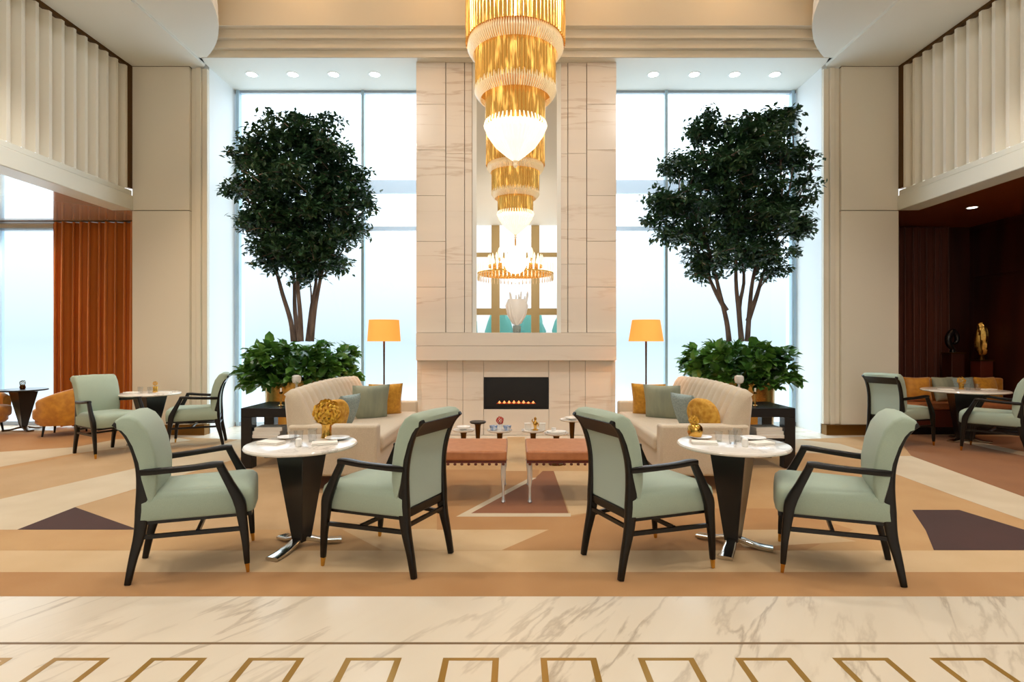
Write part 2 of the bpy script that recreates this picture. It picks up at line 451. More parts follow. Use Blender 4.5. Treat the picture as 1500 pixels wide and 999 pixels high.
# tray walls: three stepped mouldings, then the tall riser
ring = [(-4.52, 8.10)] + [(4.52, 8.10)] + edge[1:] + [(3.61, YB)] + [(-x, y) for x, y in edge[::-1]][0:]
def off(pts, k):
    return [(x * (1 - k / 4.5), y - k if y > 6 else y) for x, y in pts]
b = MB()
full = [(4.52, 8.10)] + edge[1:] 
zs = [(ZC, 0), (ZC + .10, 0), (ZC + .10, .07), (ZC + .21, .07), (ZC + .21, .14), (ZC + .33, .14), (ZC + .33, .24), (6.75, .24)]
rim = [(-x, y) for x, y in full[::-1]] + full
vs = []; fs = []
for z, k in zs:
    for x, y in rim: vs.append((x - math.copysign(k, x) * .4, y - k if y > 6.1 else y, z))
n = len(rim)
for i in range(len(zs) - 1):
    for j in range(n - 1): fs.append((i * n + j, i * n + j + 1, (i + 1) * n + j + 1, (i + 1) * n + j))
b.add(vs, fs); b.norecalc = True
struct('ceiling', b, M['tray'], 'stepped cream moulding around the raised ceiling tray')
b = MB(); b.box(-5, 5, YB, 8.3, 6.75, 6.9)
struct('ceiling', b, M['tray'], 'upper panel of the raised ceiling tray')

b = MB(); b.box(XL - .1, XR + .1, YB - .2, 9.6, 6.9, 7.0)  # out of view: roof and back shield added to keep leaking sky light out
b.box(XL - .1, -5.0, YB, 9.6, ZC + .25, ZC + .3); b.box(5.0, XR + .1, YB, 9.6, ZC + .25, ZC + .3); b.box(-6, 6, 9.22, 9.3, ZC - .0, 7.0)
struct('ceiling', b, M['tray'], 'unseen roof slab added above the hall to block sky light leaks')
# pillars
for s, nm in ((-1, 'left'), (1, 'right')):
    def bx(x0, x1, y0, y1, z0, z1): b.box(min(s * x0, s * x1), max(s * x0, s * x1), y0, y1, z0, z1)
    b = MB()
    bx(4.88, XW, YP, 9.5, 0.15, 3.355); bx(4.88, XW, YP, 9.5, 3.365, ZC - .045)
    bx(4.80, 4.88, YP + .05, 9.5, 0.15, ZC - .045)
    bx(4.73, 4.80, YP + .02, 9.5, 0.15, ZC - .045)
    bx(XP, 4.73, YP + .06, YP + .12, 0.15, ZC - .045)
    struct('wall_pillar_' + nm, b, M['cream'], 'cream panelled pillar on the %s of the tall windows' % nm, bevel=.006)
    b = MB(); bx(4.9, XW - .01, YP + .02, 9.4, 3.34, 3.38)
    struct('trim_%d' % tn, b, M['gapdark']); tn += 1
    b = MB(); bx(XP, XW + .01, YP - .015, 8.42, -.004, 0.15)
    struct('baseboard_' + nm, b, M['brassbase'], 'bronze baseboard around the %s pillar' % nm)
    b = MB(); bx(XP, 4.73, YP + .12, 9.5, -.004, ZC + .1)
    struct('wall_bay_' + nm, b, M['bay'], 'white side return of the %s window bay' % nm)
    # balcony front: pleated panel, fascia, bronze end strip
    b = MB(); pitch = 0.19; y = YP - .10; n = int((y - 0.0) / pitch)
    pts = []
    for i in range(n):
        yy = y - i * pitch
        pts += [(XW - .00, yy), (XW - .0, yy - .045), (XW + .085, yy - .085), (XW + .085, yy - .135)]
    vs = []
    for x, yy in pts: vs += [(s * x, yy, 3.66), (s * x, yy, ZC - .06)]
    fs = [(2 * i, 2 * i + 2, 2 * i + 3, 2 * i + 1) for i in range(len(pts) - 1)]
    b.add(vs, fs)
    struct('wall_balcony_' + nm, b, M['fin'], 'cream pleated balcony panel on the %s' % nm)
    b = MB(); bx(XW, XW + .3, YB, 0.1, 3.66, ZC)
    struct('wall_balcony_' + nm, b, M['fin'])
    b = MB(); bx(XW - .02, XW + .3, YB, YP, ZL, 3.58); bx(XW + .0, XW + .3, YB, YP, 3.58, 3.66)
    struct('trim_%d' % tn, b, M['fascia'], 'pale stone fascia under the %s balcony' % nm, bevel=.01); tn += 1
    b = MB(); bx(XW - .005, XW + .05, YP - .10, YP - .0, 3.68, ZC - .04); bx(XW - .002, XW + .06, YB, YP, ZC - .085, ZC - .04)
    struct('trim_%d' % tn, b, M['bronze'], 'bronze edge strip of the %s balcony' % nm); tn += 1
    b = MB(); bx(4.88, XW, YP + .002, YP + .3, ZC - .06, ZC - .039)
    struct('trim_%d' % tn, b, M['gapdark']); tn += 1

# side rooms
b = MB(); b.box(XL, -XW - .29, YB, 9.4, ZL, ZL + .12); b.box(-XW - .3, -XW, YP, 9.4, ZL, ZL + .12)
struct('ceiling', b, M['whiteceil'], 'glossy low ceiling of the left lounge')
b = MB(); b.box(XW + .29, XR + .1, YB, 9.6, ZL, ZL + .12); b.box(XW, XW + .3, YP, 9.6, ZL, ZL + .12)
struct('ceiling', b, M['brownceil'], 'glossy brown low ceiling of the right alcove')
b = MB(); b.box(XR, XR + .1, YB, 9.6, 0, ZL + .1)
for k in range(9): b.box(XR - .02, XR, YB + .05 + 2.05 * k, YB + 2.0 + 2.05 * k, .15, 2.45); b.box(XR - .02, XR, YB + .05 + 2.05 * k, YB + 2.0 + 2.05 * k, 2.5, 3.25)
struct('wall_right', b, M['brownwall'], 'dark mahogany panelled side wall of the right alcove', bevel=.004)
b = MB(); b.box(XW, XR + .1, 9.5, 9.6, 0, ZL + .1)
struct('wall_back_right', b, M['brownwall'], 'dark mahogany end wall of the right alcove')
b = MB(); b.box(XL - .1, XL, YB, 9.6, 0, ZL)
struct('wall_left', b, M['cream'])
b = MB(); b.box(XL, -XW, YG + .1, YG + .2, 3.30, ZL + .1)
b.box(-XW - .9, -XW, YG + .12, YG + .2, 0, 3.22)
struct('wall_back_left', b, M['cream'], 'header above the left lounge window')
b = MB(); b.box(-10.2, -5.76, 9.0, 9.16, ZL - .012, ZL - .0)
struct('trim_%d' % tn, b, M['bronze'], 'bronze curtain track slot in the left lounge ceiling'); tn += 1
# wall behind the camera with its window grid
b = MB()
b.box(XL, -3.2, YB - .2, YB, 0, 6.8); b.box(3.2, XR, YB - .2, YB, 0, 6.8); b.box(-3.2, 3.2, YB - .2, YB, 0, 0.5)
struct('wall_front', b, M['cream'], 'cream wall behind the viewpoint around a tall window')
b = MB()
for x in (-2.75, -.92, .92, 2.75): b.box(x - .19, x + .19, YB - .12, YB + .06, .5, 6.8)
b.box(-3.2, 3.2, YB - .10, YB + .04, 2.62, 2.92); b.box(-3.2, 3.2, YB - .10, YB + .04, 5.3, 5.5)
struct('window_5', b, mat('tan_frame', (196, 170, 120), .5), 'tan framed window grid seen in the mirror')
# trees outside that window (reflected teal)
random.seed(3)
for i in range(6):
    b = MB()
    b.sell((0, 0, 1.6), (.72, .5, 1.8), 1, 1, 16, 10)
    for v in range(len(b.v)):
        x, y, z = b.v[v]; k = 1 + random.uniform(-.15, .15); b.v[v] = (x * k, y * k, z)
    o = b.build('garden_bush', M['hill'], loc=(-4.5 + 1.8 * i, -12.5 - .4 * (i % 2), -.2), smooth=True)
    tag(o, 'pale teal bush outside the far window, seen in the mirror', 'bush', 'bushes outside the reflected window')

# ---- tall windows
def window(n, x0, x1, z1, y, mx, tz, label, rev=False):
    b = MB()
    for x in mx: b.box(x - .022, x + .022, y - .05, y + .05, 0.0, z1)
    w = struct('window_%d' % n, b, M['mullion'], label)
    b = MB()
    for (a, c) in tz: b.box(x0, x1, y - .02, y + .04, a, c)
    b.box(x0, x1, y - .04, y + .05, 0, .06); b.box(x0, x1, y - .03, y + .05, z1 - .04, z1)
    t = b.build('window_transom', M['transom'], w)
    b = MB(); b.box(x0, x1, y, y + .012, 0, z1)
    b.build('window_pane', M['glass'], w)
window(1, -XP, -1.45, ZC, YG, (-2.53, -4.6), ((3.86, 4.08), (3.24, 3.31)), 'tall bright window left of the fireplace')
window(2, 1.45, XP, ZC, YG, (2.50, 4.6), ((3.86, 4.08), (3.24, 3.31)), 'tall bright window right of the fireplace')
window(3, XL, -XW, 3.30, YG + .1, (-8.66, -10.0), ((0.0, .05),), 'low window of the left lounge')

# ---- chimney breast: veined stone in panels, mirror in the middle
SX = 0.012
b = MB()
b.box(-1.49 + SX, 1.49 + SX, 8.30, 9.6, 0, ZC)           # core
struct('wall_fireplace_core', b, M['stone'], 'core of the stone chimney breast')
b = MB()
rows = [1.53, 2.21, 2.89, 3.57, 4.25, 4.93, ZC]
def cols():
    for s in (-1, 1):
        for x0, x1, y in ((1.055, 1.49, 8.235), (.775, 1.045, 8.245), (.66, .765, 8.255)):
            yield min(s * x0, s * x1) + SX, max(s * x0, s * x1) + SX, y
for x0, x1, y in cols():
    zz = rows if x1 - x0 > .3 else [1.53, 2.55, 4.2, ZC]
    for i in range(len(zz) - 1): b.box(x0, x1, y, 8.31, zz[i] + .002, zz[i + 1] - .002)
b.box(-1.475 + SX, 1.475 + SX, 8.14, 8.31, 1.12, 1.33); b.box(-1.475 + SX, 1.475 + SX, 8.14, 8.31, 1.334, 1.526)
struct('wall_fireplace', b, M['stone'], 'beige veined stone chimney breast between the two tall windows', bevel=.002)
b = MB()
for x0, x1 in ((-1.42, -1.035), (-1.03, -.80), (-.795, -.49), (.49, .795), (.80, 1.03), (1.035, 1.42)):
    b.box(x0 + SX, x1 + SX, 8.27, 8.31, 0.0, 1.115)
b.box(-.485 + SX, .485 + SX, 8.27, 8.31, 0, .385); b.box(-.485 + SX, .485 + SX, 8.27, 8.31, .865, 1.115)
struct('wall_fireplace_lower', b, M['stone'], 'pale stone surround below the mantel lip', bevel=.002)
# ================================================================ FIREPLACE, MIRROR
t = thing('gas_fireplace', 'black rectangular gas fireplace with a low row of flames in the stone wall', 'fireplace', (SX, 8.27, .385))
b = MB(); b.box(-.482, .482, .015, .02, .003, .477)
b.box(-.482, .482, .0, .02, 0.0, .018); b.box(-.482, .482, 0, .02, .462, .48); b.box(-.484, -.466, 0, .02, .018, .462); b.box(.466, .484, 0, .02, .018, .462)
b.build('firebox', M['soot'], t)
b = MB(); b.lathe([(.0, 0), (.30, 0), (.28, .02), (0, .03)], 20, (0, .0, .08), sy=.03); b.build('ember_bed', M['ember'], t)
random.seed(5)
for i in range(8):
    b = MB(); h = random.uniform(.03, .05)
    b.lathe([(.001, 0), (.022, h * .25), (.016, h * .55), (.001, h)], 10, (0, 0, 0), sy=.4)
    b.build('flame', M['fire'], t, smooth=True, loc=(-.25 + .072 * i, -.008, .085))
t = thing('wall_mirror', 'tall mirror above the mantel reflecting the chandelier', 'mirror', (.02, 8.29, 1.53))
b = MB(); b.box(-.60, .60, -.012, .0, .0, 4.03); b.build('mirror_glass', M['mirror'], t)
b = MB()
for s in (-1, 1):
    b.prism([(s * .60, -.012), (s * .66, -.05), (s * .66, 0), (s * .60, 0)], 0, 4.03)
b.prismY([(-.62, -.02), (.62, -.02), (.6, .0), (-.6, .0)], -.03, 0)
b.build('bevelled_frame', M['ringwhite'], t)
# sculptural vase on the ledge
t = thing('coral_vase', 'white coral-like sculpture in a blue pot on the mantel before the mirror', 'vase', (.02, 8.245, 1.53))
t.location = (.02, 8.205, 1.527)
b = MB(); b.lathe([(.05, 0), (.06, .02), (.062, .07), (.055, .11), (.04, .11)], 24); b.build('pot', M['greyblue'], t, smooth=True)
b = MB(); random.seed(11)
for i in range(26):
    a = random.uniform(0, 6.28); r = random.uniform(.03, .17); h = random.uniform(.28, .52)
    b.tube([(0, 0, .10), (r * .6 * math.cos(a), r * .25 * math.sin(a), .1 + h * .4), (r * math.cos(a), r * .3 * math.sin(a), .1 + h)], [.012, .02, .009], 6, 3)
b.lathe([(.001, 0), (.07, .04), (.14, .16), (.17, .30), (.13, .40), (.10, .30), (.05, .15), (.001, .1)], 20, (0, 0, .10), fl=-.12, sy=.28)
b.build('coral', M['china'], t, smooth=True)

# ================================================================ CHAIRS
def make_chair():
    t = thing('upholstered_armchair', 'chair', 'armchair')
    # seat cushion, wider in front
    b = MB(); P = []
    def outline(k):
        w1, w0 = .272 - k, .235 - k; x0, x1 = -.235 + k, .365 - k
        return [(x0, -w0), (x0 + .30, -(w0 + w1) / 2 - .006), (x1 - .05, -w1), (x1 - .012, -w1 + .015), (x1, -w1 + .06), (x1 + .008, 0), (x1, w1 - .06), (x1 - .012, w1 - .015), (x1 - .05, w1), (x0 + .30, (w0 + w1) / 2 + .006), (x0, w0)]
    levels = [(.355, .008), (.365, .0), (.46, .0), (.49, .006), (.508, .022), (.518, .05)]
    n = len(outline(0)); vs = []
    for z, k in levels: vs += [(x, y, z) for x, y in outline(k)]
    fs = [tuple(range(n - 1, -1, -1))]
    for i in range(len(levels) - 1):
        for j in range(n): fs.append((i * n + j, i * n + (j + 1) % n, (i + 1) * n + (j + 1) % n, (i + 1) * n + j))
    vs.append((.06, 0, .53)); c = len(vs) - 1; base = (len(levels) - 1) * n
    for j in range(n): fs.append((base + j, base + (j + 1) % n, c))
    b.add(vs, fs)
    b.build('seat', M['sage'], t, smooth=True, auto=60)
    b = MB(); b.prism([(-.23, -.225), (.35, -.262), (.352, .262), (-.23, .225)], .335, .357); b.build('seat_rail', M['wood'], t)
    # backrest: padded slab that rolls over at the top
    front = [(-.165, .45), (-.148, .56), (-.148, .66), (-.168, .78), (-.200, .88), (-.242, .942), (-.285, .968), (-.328, .966), (-.358, .945)]
    back = [(-.360, .918), (-.338, .912), (-.312, .90), (-.285, .865), (-.255, .80), (-.225, .70), (-.21, .60), (-.205, .45)]
    prof = front + back; n = len(prof)
    cx = sum(p[0] for p in prof) / n; cz = sum(p[1] for p in prof) / n
    b = MB(); ys = [(-.238, .016), (-.23, .004), (-.21, 0), (0, -.006), (.21, 0), (.23, .004), (.238, .016)]
    vs = []
    for y, k in ys:
        for i, (x, z) in enumerate(prof):
            p0 = Vector(prof[i - 1]); p1 = Vector(prof[(i + 1) % n]); tt = (p1 - p0).normalized(); nn = Vector((-tt.y, tt.x))
            if i >= len(front): kk = k if k > 0 else 0
            else: kk = k
            q = Vector((x, z)) - nn * kk * (1 if nn.dot(Vector((x - cx, z - cz))) > 0 else -1)
            vs.append((q.x, y, q.y))
    fs = []
    for j in range(len(ys) - 1):
        for i in range(n): fs.append((j * n + i, j * n + (i + 1) % n, (j + 1) * n + (i + 1) % n, (j + 1) * n + i))
    fs += [tuple(range(n - 1, -1, -1)), tuple(range((len(ys) - 1) * n, len(ys) * n))]
    b.add(vs, fs)
    b.build('backrest', M['sage'], t, smooth=True, auto=50)
    # outside back panel between the posts
    b = MB(); b.sweep([(-.222, 0, .40), (-.222, 0, .55), (-.229, 0, .68), (-.256, 0, .80), (-.297, 0, .885)], [.40] * 5, [.035] * 5, rounded=False)
    o = b.build('back_panel', M['sageback'], t, smooth=True)
    b = MB(); b.sweep([(-.290, 0, .835), (-.318, 0, .885), (-.356, 0, .925)], [.44, .45, .47], [.024, .03, .022], rounded=False); b.build('top_rail', M['wood'], t, smooth=True)
    b = MB(); b.box(-.245, -.215, -.2, .2, .345, .395); b.build('rear_rail', M['wood'], t, bevel=.004)
    for s in (-1, 1):
        b = MB()
        b.sweep([(-.298, s * .215, 0), (-.272, s * .214, .14), (-.240, s * .213, .28), (-.226, s * .213, .42), (-.222, s * .213, .58), (-.236, s * .213, .70), (-.275, s * .214, .82), (-.316, s * .217, .89), (-.366, s * .222, .928)],
                [.034, .038, .044, .046, .046, .044, .040, .036, .032], [.034, .044, .060, .074, .068, .060, .050, .042, .022])
        b.build('leg', M['wood'], t, smooth=True, auto=60)
        b = MB()
        b.sweep([(.325, s * .285, .055), (.315, s * .287, .20), (.298, s * .290, .34), (.285, s * .292, .43), (.235, s * .290, .54), (.192, s * .285, .63), (.175, s * .283, .672)],
                [.028, .036, .044, .046, .040, .036, .036], [.030, .042, .056, .066, .050, .044, .044])
        o = b.build('leg', M['wood'], t, smooth=True, auto=60)
        b = MB(); b.sweep([(.33, s * .2845, 0), (.325, s * .285, .056)], [.018, .0255], [.018, .0275]); b.build('brass_tip', M['brass'], o, smooth=True)
        b = MB()
        b.sweep([(-.235, s * .222, .640), (-.12, s * .245, .644), (.03, s * .272, .654), (.14, s * .284, .665), (.195, s * .286, .666)],
                [.036, .042, .050, .054, .048], [.040, .036, .034, .036, .030], side=(0, 1, 0))
        b.build('arm', M['wood'], t, smooth=True, auto=60)
        b = MB(); b.sweep([(-.25, s * .213, .262), (.30, s * .285, .268)], [.020, .020], [.024, .024], rounded=False); b.build('side_stretcher', M['wood'], t)
    b = MB(); b.sweep([(.06, -.25, .272), (.06, .25, .272)], [.02, .02], [.022, .022], side=(1, 0, 0), rounded=False); b.build('cross_stretcher', M['wood'], t)
    b = MB(); b.sweep([(-.245, -.21, .30), (-.245, .21, .30)], [.02, .02], [.022, .022], side=(1, 0, 0), rounded=False); b.build('rear_stretcher', M['wood'], t)
    return t
ch = make_chair()
CH = [
 (-2.035, 3.49, 22.5, 'sage green armchair facing right at the round table with the gold flower vase', 'chairs at the front round tables'),
 (-.785, 3.575, 156.5, 'sage green armchair seen from behind, right of the table with the gold flower vase', 'chairs at the front round tables'),
 (.805, 3.545, 23.0, 'sage green armchair seen from behind, left of the table with the round gold bowl', 'chairs at the front round tables'),
 (2.03, 3.47, 156.0, 'sage green armchair facing left at the round table with the round gold bowl', 'chairs at the front round tables'),
 (-5.15, 6.97, -27, 'sage green armchair facing the viewer before the rust curtain', 'chairs at the left lounge table'),
 (-4.28, 7.5, 203, 'sage green armchair in side view before the cream left pillar', 'chairs at the left lounge table'),
 (5.20, 7.55, 24, 'sage green armchair seen from behind before the cream right pillar', 'chairs at the right alcove table'),
 (6.14, 7.02, 131, 'sage green armchair cut by the right edge, back to the viewer', 'chairs at the right alcove table'),
]
for i, (x, y, a, lb, g) in enumerate(CH):
    o = ch if i == 0 else copy_tree(ch)
    place(o, (x, y, .003), R(a), lb, g)

# ================================================================ ROUND TABLES
def star(r0, r1, rot=0, n=4):
    P = []
    for k in range(2 * n):
        a = rot + math.pi * k / n; r = r0 if k % 2 == 0 else r1
        P.append((r * math.cos(a), r * math.sin(a)))
    return P
def make_table(name, label, dia, h, feet, loc, group, colr=(.17, .062), topm='tabletop', rot=.4, fm='chrome'):
    t = thing(name, label, 'table', loc, 0, group)
    b = MB(); r = dia / 2
    b.lathe([(r - .02, h - .028), (r - .004, h - .022), (r, h - .012), (r - .006, h - .002), (r - .012, h)], 64); b.build('tabletop', M[topm], t, smooth=True)
    b = MB(); A = star(colr[0], colr[0] * .62, rot); B2 = star(colr[1], colr[1] * .7, rot); n = len(A)
    zt, zb = h - .029, .035
    b.add([(x, y, zb) for x, y in B2] + [(x, y, zt) for x, y in A], [tuple(range(n - 1, -1, -1)), tuple(range(n, 2 * n))] + [(i, (i + 1) % n, n + (i + 1) % n, n + i) for i in range(n)])
    b.build('column', M['slate'], t, bevel=.004)
    for a, L in feet:
        b = MB(); a = R(a); u = Vector((math.cos(a), math.sin(a), 0)); sd = (-u.y, u.x, 0)
        b.sweep([u * .0 + Vector((0, 0, .055)), u * .06 + Vector((0, 0, .045)), u * L * .6 + Vector((0, 0, .020)), u * L + Vector((0, 0, .013))], [.06, .07, .085, .095], [.03, .03, .026, .024], side=sd)
        b.build('foot', M[fm], t, smooth=True)
    return t
make_table('round_table', 'round white marble table on the left, flared black column, carrying the gold flower vase', .735, .70, [(253, .29), (143, .24), (18, .26)], (-1.465, 3.79, .003), 'round marble tables in front')
make_table('round_table', 'round white marble table on the right, flared black column, carrying the round gold bowl', .735, .70, [(240, .30), (-24, .25), (137, .25)], (1.49, 3.79, .003), 'round marble tables in front', rot=.1)
make_table('round_table', 'round marble table between the two green chairs of the left lounge', .74, .70, [(200, .26), (320, .26), (80, .26)], (-4.97, 7.52, .0), 'round tables of the side rooms', colr=(.21, .06))
make_table('round_table', 'larger round table with dark column before the banquette in the right alcove', 1.02, .72, [(200, .3), (320, .3), (80, .3)], (6.32, 7.78, .0), 'round tables of the side rooms', colr=(.24, .12))
make_table('cocktail_table', 'round dark cocktail table with a tapering black column at the left window', .62, .65, [(200, .26), (330, .26), (80, .26)], (-7.74, 8.70, .0), 'round tables of the side rooms', colr=(.19, .045), topm='slate', fm='bronze')

# table settings
def tumbler(x, y, z, r=.032, h=.09, lb='', g=''):
    t = thing('water_glass', lb, 'glass', (x, y, z), 0, g)
    b = MB(); b.lathe([(r * .8, 0), (r, h), (r - .003, h), (r * .8 - .003, .008), (0.0001, .008)], 24); b.build('bowl', M['tumbler'], t, smooth=True)
def napkin(x, y, z, rz, lb, w=.10, l=.17, g='folded napkins', m='linen'):
    b = MB(); b.box(-w / 2, w / 2, -l / 2, l / 2, 0, .008); b.box(-w / 2 + .004, w / 2 - .002, -l / 2 + .004, l / 2, .009, .016)
    o = b.build('folded_napkin', M[m], bevel=.003); place(o, (x, y, z), rz); tag(o, lb, 'napkin', g)
def plate(x, y, z, lb, r=.10, g='side plates'):
    b = MB(); b.lathe([(.0001, .004), (r * .6, .004), (r, .014), (r, .017), (r * .62, .008), (.0001, .008)][::1], 32)
    b.v = b.v; o = b.build('side_plate', M['china'], smooth=True); o.location = (x, y, z); tag(o, lb, 'plate', g)
def flowerhead(b, c, r, n=90, seed=1):
    random.seed(seed)
    for i in range(n):
        z = 1 - 2 * (i + .5) / n; ph = i * 2.39996; q = math.sqrt(1 - z * z)
        d = Vector((q * math.cos(ph), q * math.sin(ph), z)); u = d.orthogonal().normalized(); w = d.cross(u)
        rr = r * random.uniform(.85, 1.08); s = r * .26
        p = Vector(c) + d * rr * .78; tip = Vector(c) + d * rr
        b.add([p - u * s * .4, tip - u * s - w * s * .5, tip + d * s * .4, tip + u * s - w * s * .3, p + u * s * .4, tip + w * s], [(0, 1, 5, 3, 4), (1, 2, 3, 5)])
ZT = .7035
for side, (tx, ty) in (('left', (-1.465, 3.79)), ('right', (1.49, 3.79))):
    dd = 'left marble table'if side == 'left' else 'right marble table'
    napkin(tx - .20, ty - .02, ZT, R(75), 'folded white napkin at the left side of the %s' % dd)
    napkin(tx + .17, ty - .04, ZT, R(-70), 'folded white napkin at the right side of the %s' % dd)
    plate(tx + .20, ty + .14, ZT, 'white side plate at the back right of the %s' % dd, .085)
    plate(tx - .16, ty + .17, ZT, 'white side plate at the back left of the %s' % dd, .075)
    tumbler(tx - .01, ty - .03, ZT, lb='water glass in the middle of the %s' % dd, g='water glasses on the front tables')
    tumbler(tx + .055, ty + .05, ZT, lb='water glass behind the middle one on the %s' % dd, g='water glasses on the front tables')
    tumbler(tx - .08, ty + .05, ZT, .028, .07, lb='short water glass left of the middle on the %s' % dd, g='water glasses on the front tables')
    b = MB(); b.lathe([(.018, 0), (.02, .002), (.02, .05), (.012, .056), (.0001, .058)], 16)
    o = b.build('salt_cellar', M['china'], smooth=True); o.location = (tx + .03, ty - .13, ZT); tag(o, 'small white salt cellar near the front edge of the %s' % dd, 'salt cellar')
t = thing('flower_vase', 'gold cup vase with a ball of yellow flowers on the left marble table', 'vase', (-1.365, 4.00, ZT), 0)
b = MB(); b.lathe([(.038, 0), (.04, .004), (.034, .03), (.034, .085), (.04, .10), (.036, .10), (.03, .085), (.0001, .03)], 28); b.build('cup', M['brass'], t, smooth=True)
b = MB(); flowerhead(b, (0, 0, .18), .088, 110, 2); b.norecalc = True; b.build('flowers', M['petal'], t)
b = MB()
for i in range(7): a = i * .9; b.tube([(0, 0, .05), (.02 * math.cos(a), .02 * math.sin(a), .10), (.05 * math.cos(a), .05 * math.sin(a), .15)], [.004, .004, .003], 5, 2)
b.build('stems', M['green'], t)
t = thing('gold_bowl', 'round gold bowl with a small yellow sprig on the right marble table', 'bowl', (1.300, 4.00, ZT), 0)
b = MB(); b.lathe([(.025, 0), (.045, .012), (.056, .045), (.05, .08), (.034, .098), (.030, .096), (.045, .075), (.05, .045), (.0001, .02)], 28); b.build('bowl', M['brass'], t, smooth=True)
b = MB(); flowerhead(b, (-.01, 0, .125), .035, 40, 4); b.norecalc = True; b.build('flowers', M['petal'], t)

# ================================================================ SOFAS
def make_sofa(name, label, cx, mirror):
    """local: x = out from the back towards the room centre, y = depth"""
    t = thing(name, label, 'sofa', (cx, 0, .003), 0, 'pair of oatmeal sofas')
    s = -1 if mirror else 1
    y0, y1 = 5.14, 7.36
    def bx(b, xa, xb, *r): b.box(min(s * xa, s * xb), max(s * xa, s * xb), *r)
    b = MB(); bx(b, .0, .80, y0 + .14, y1 - .14, .14, .34); b.build('base', M['sofa'], t, bevel=.02, seg=3)
    b = MB(); bx(b, .20, .85, y0 + .165, y1 - .165, .34, .49); o = b.build('seat_cushion', M['sofa'], t, bevel=.045, seg=4)
    for nm, ya, yb in (('arm', y0, y0 + .16), ('arm', y1 - .16, y1)):
        b = MB(); bx(b, .0, .83, ya, yb, .14, .615); b.build(nm, M['sofa'], t, bevel=.025, seg=3)
    # channelled back, leaning outwards
    b = MB(); nch = 14; yy0, yy1 = y0 + .04, y1 - .04; seg = 8
    prof = [(.26, .46), (.20, .60), (.12, .76), (.07, .86), (.03, .915), (-.02, .93), (-.055, .905), (-.06, .84), (-.03, .5), (-.01, .2)]
    vs = []; N = nch * seg; n = len(prof)
    for j in range(N + 1):
        f = j / N; y = yy0 + (yy1 - yy0) * f
        k = .018 * abs(math.sin(math.pi * f * nch)) ** .6
        e = min(1, min(f, 1 - f) / .02) ; hh = .0 + .03 * math.sin(math.pi * min(1, f)) 
        for i, (x, z) in enumerate(prof):
            kx = k if i < 7 else 0
            sh = (1 - e) * .03
            vs.append((s * (x + kx - (sh if i < 6 else -sh)), y, z + (kx * .6 if 3 <= i < 7 else 0) + hh * (z - .4) / .5 - sh * (1 if i in (3, 4, 5, 6) else 0)))
    fs = []
    for j in range(N):
        for i in range(n): fs.append((j * n + i, j * n + (i + 1) % n, (j + 1) * n + (i + 1) % n, (j + 1) * n + i))
    fs += [tuple(range(n - 1, -1, -1)), tuple(range(N * n, (N + 1) * n))]
    b.add(vs, fs); b.build('backrest', M['sofa'], t, smooth=True, auto=60)
    # leaning loose near wing of the back
    for x in (.07, .75):
        for y in (y0 + .10, y1 - .10):
            b = MB(); b.lathe([(.015, 0), (.024, .14)], 12, (s * x, y, 0)); b.build('leg', M['wood'], t, smooth=True)
    return t
make_sofa('sofa', 'oatmeal channel-back sofa left of the fireplace', -2.12, False)
make_sofa('sofa', 'oatmeal channel-back sofa right of the fireplace', 2.18, True)
def pillow(nm, label, x, y, z, w, m, rz, tilt=.35, rosette=False, group='sofa cushions', roll=0.0):
    b = MB(); n = 20; h = w * .20
    for sgn in (1, -1):
        vs = []; fs = []
        for i in range(n + 1):
            for j in range(n + 1):
                u = i / n * 2 - 1; v = j / n * 2 - 1
                k = ((1 - u ** 2) * (1 - v ** 2))
                e = 1 - .06 * (1 - abs(u * v)) * (max(abs(u), abs(v)) ** 3)
                zz = h * k ** .42
                if rosette:
                    r = math.hypot(u, v); a = math.atan2(v, u)
                    zz *= 1 - .12 * math.cos(r * 9 + .6 * math.sin(a * 5)) - (.25 if r < .12 else 0)
                uu, vv = u, v
                if rosette: uu = u * math.sqrt(1 - v * v / 2) * 1.05; vv = v * math.sqrt(1 - u * u / 2) * 1.05
                vs.append((uu * w / 2 * e, sgn * zz, vv * w / 2 * e))
        for i in range(n):
            for j in range(n):
                q = (i * (n + 1) + j, i * (n + 1) + j + 1, (i + 1) * (n + 1) + j + 1, (i + 1) * (n + 1) + j)
                fs.append(q if sgn > 0 else q[::-1])
        b.add(vs, fs)
    o = b.build(nm, m, smooth=True, auto=80)
    o.location = (x, y, z); o.rotation_euler = (tilt, roll, rz)
    tag(o, label, 'cushion', group)
M['pillowY'] = M['yellow']
# left sofa (near to far)
pillow('throw_cushion', 'round-petalled mustard cushion at the near end of the left sofa', -1.80, 5.48, .655, .36, M['rosette'], R(62), .25, True)
pillow('throw_cushion', 'grey-blue cushion behind the mustard one on the left sofa', -1.80, 5.86, .66, .38, M['greyblue'], R(74), .35)
pillow('throw_cushion', 'grey-green satin cushion at the far end of the left sofa', -1.72, 6.55, .675, .44, M['greygreen'], R(30), .25)
pillow('throw_cushion', 'plain mustard cushion at the far end of the left sofa', -1.62, 6.88, .675, .42, M['yellow'], R(22), .25)
pillow('throw_cushion', 'round-petalled mustard cushion at the near end of the right sofa', 1.85, 5.44, .66, .38, M['rosette'], R(-62), .25, True)
pillow('throw_cushion', 'grey-blue cushion behind the mustard one on the right sofa', 1.80, 5.80, .665, .40, M['greyblue'], R(-72), .35)
pillow('throw_cushion', 'grey-green satin cushion at the far end of the right sofa', 1.745, 6.55, .675, .44, M['greygreen'], R(-30), .25)
pillow('throw_cushion', 'plain mustard cushion at the far end of the right sofa', 1.66, 6.88, .675, .42, M['yellow'], R(-22), .25)

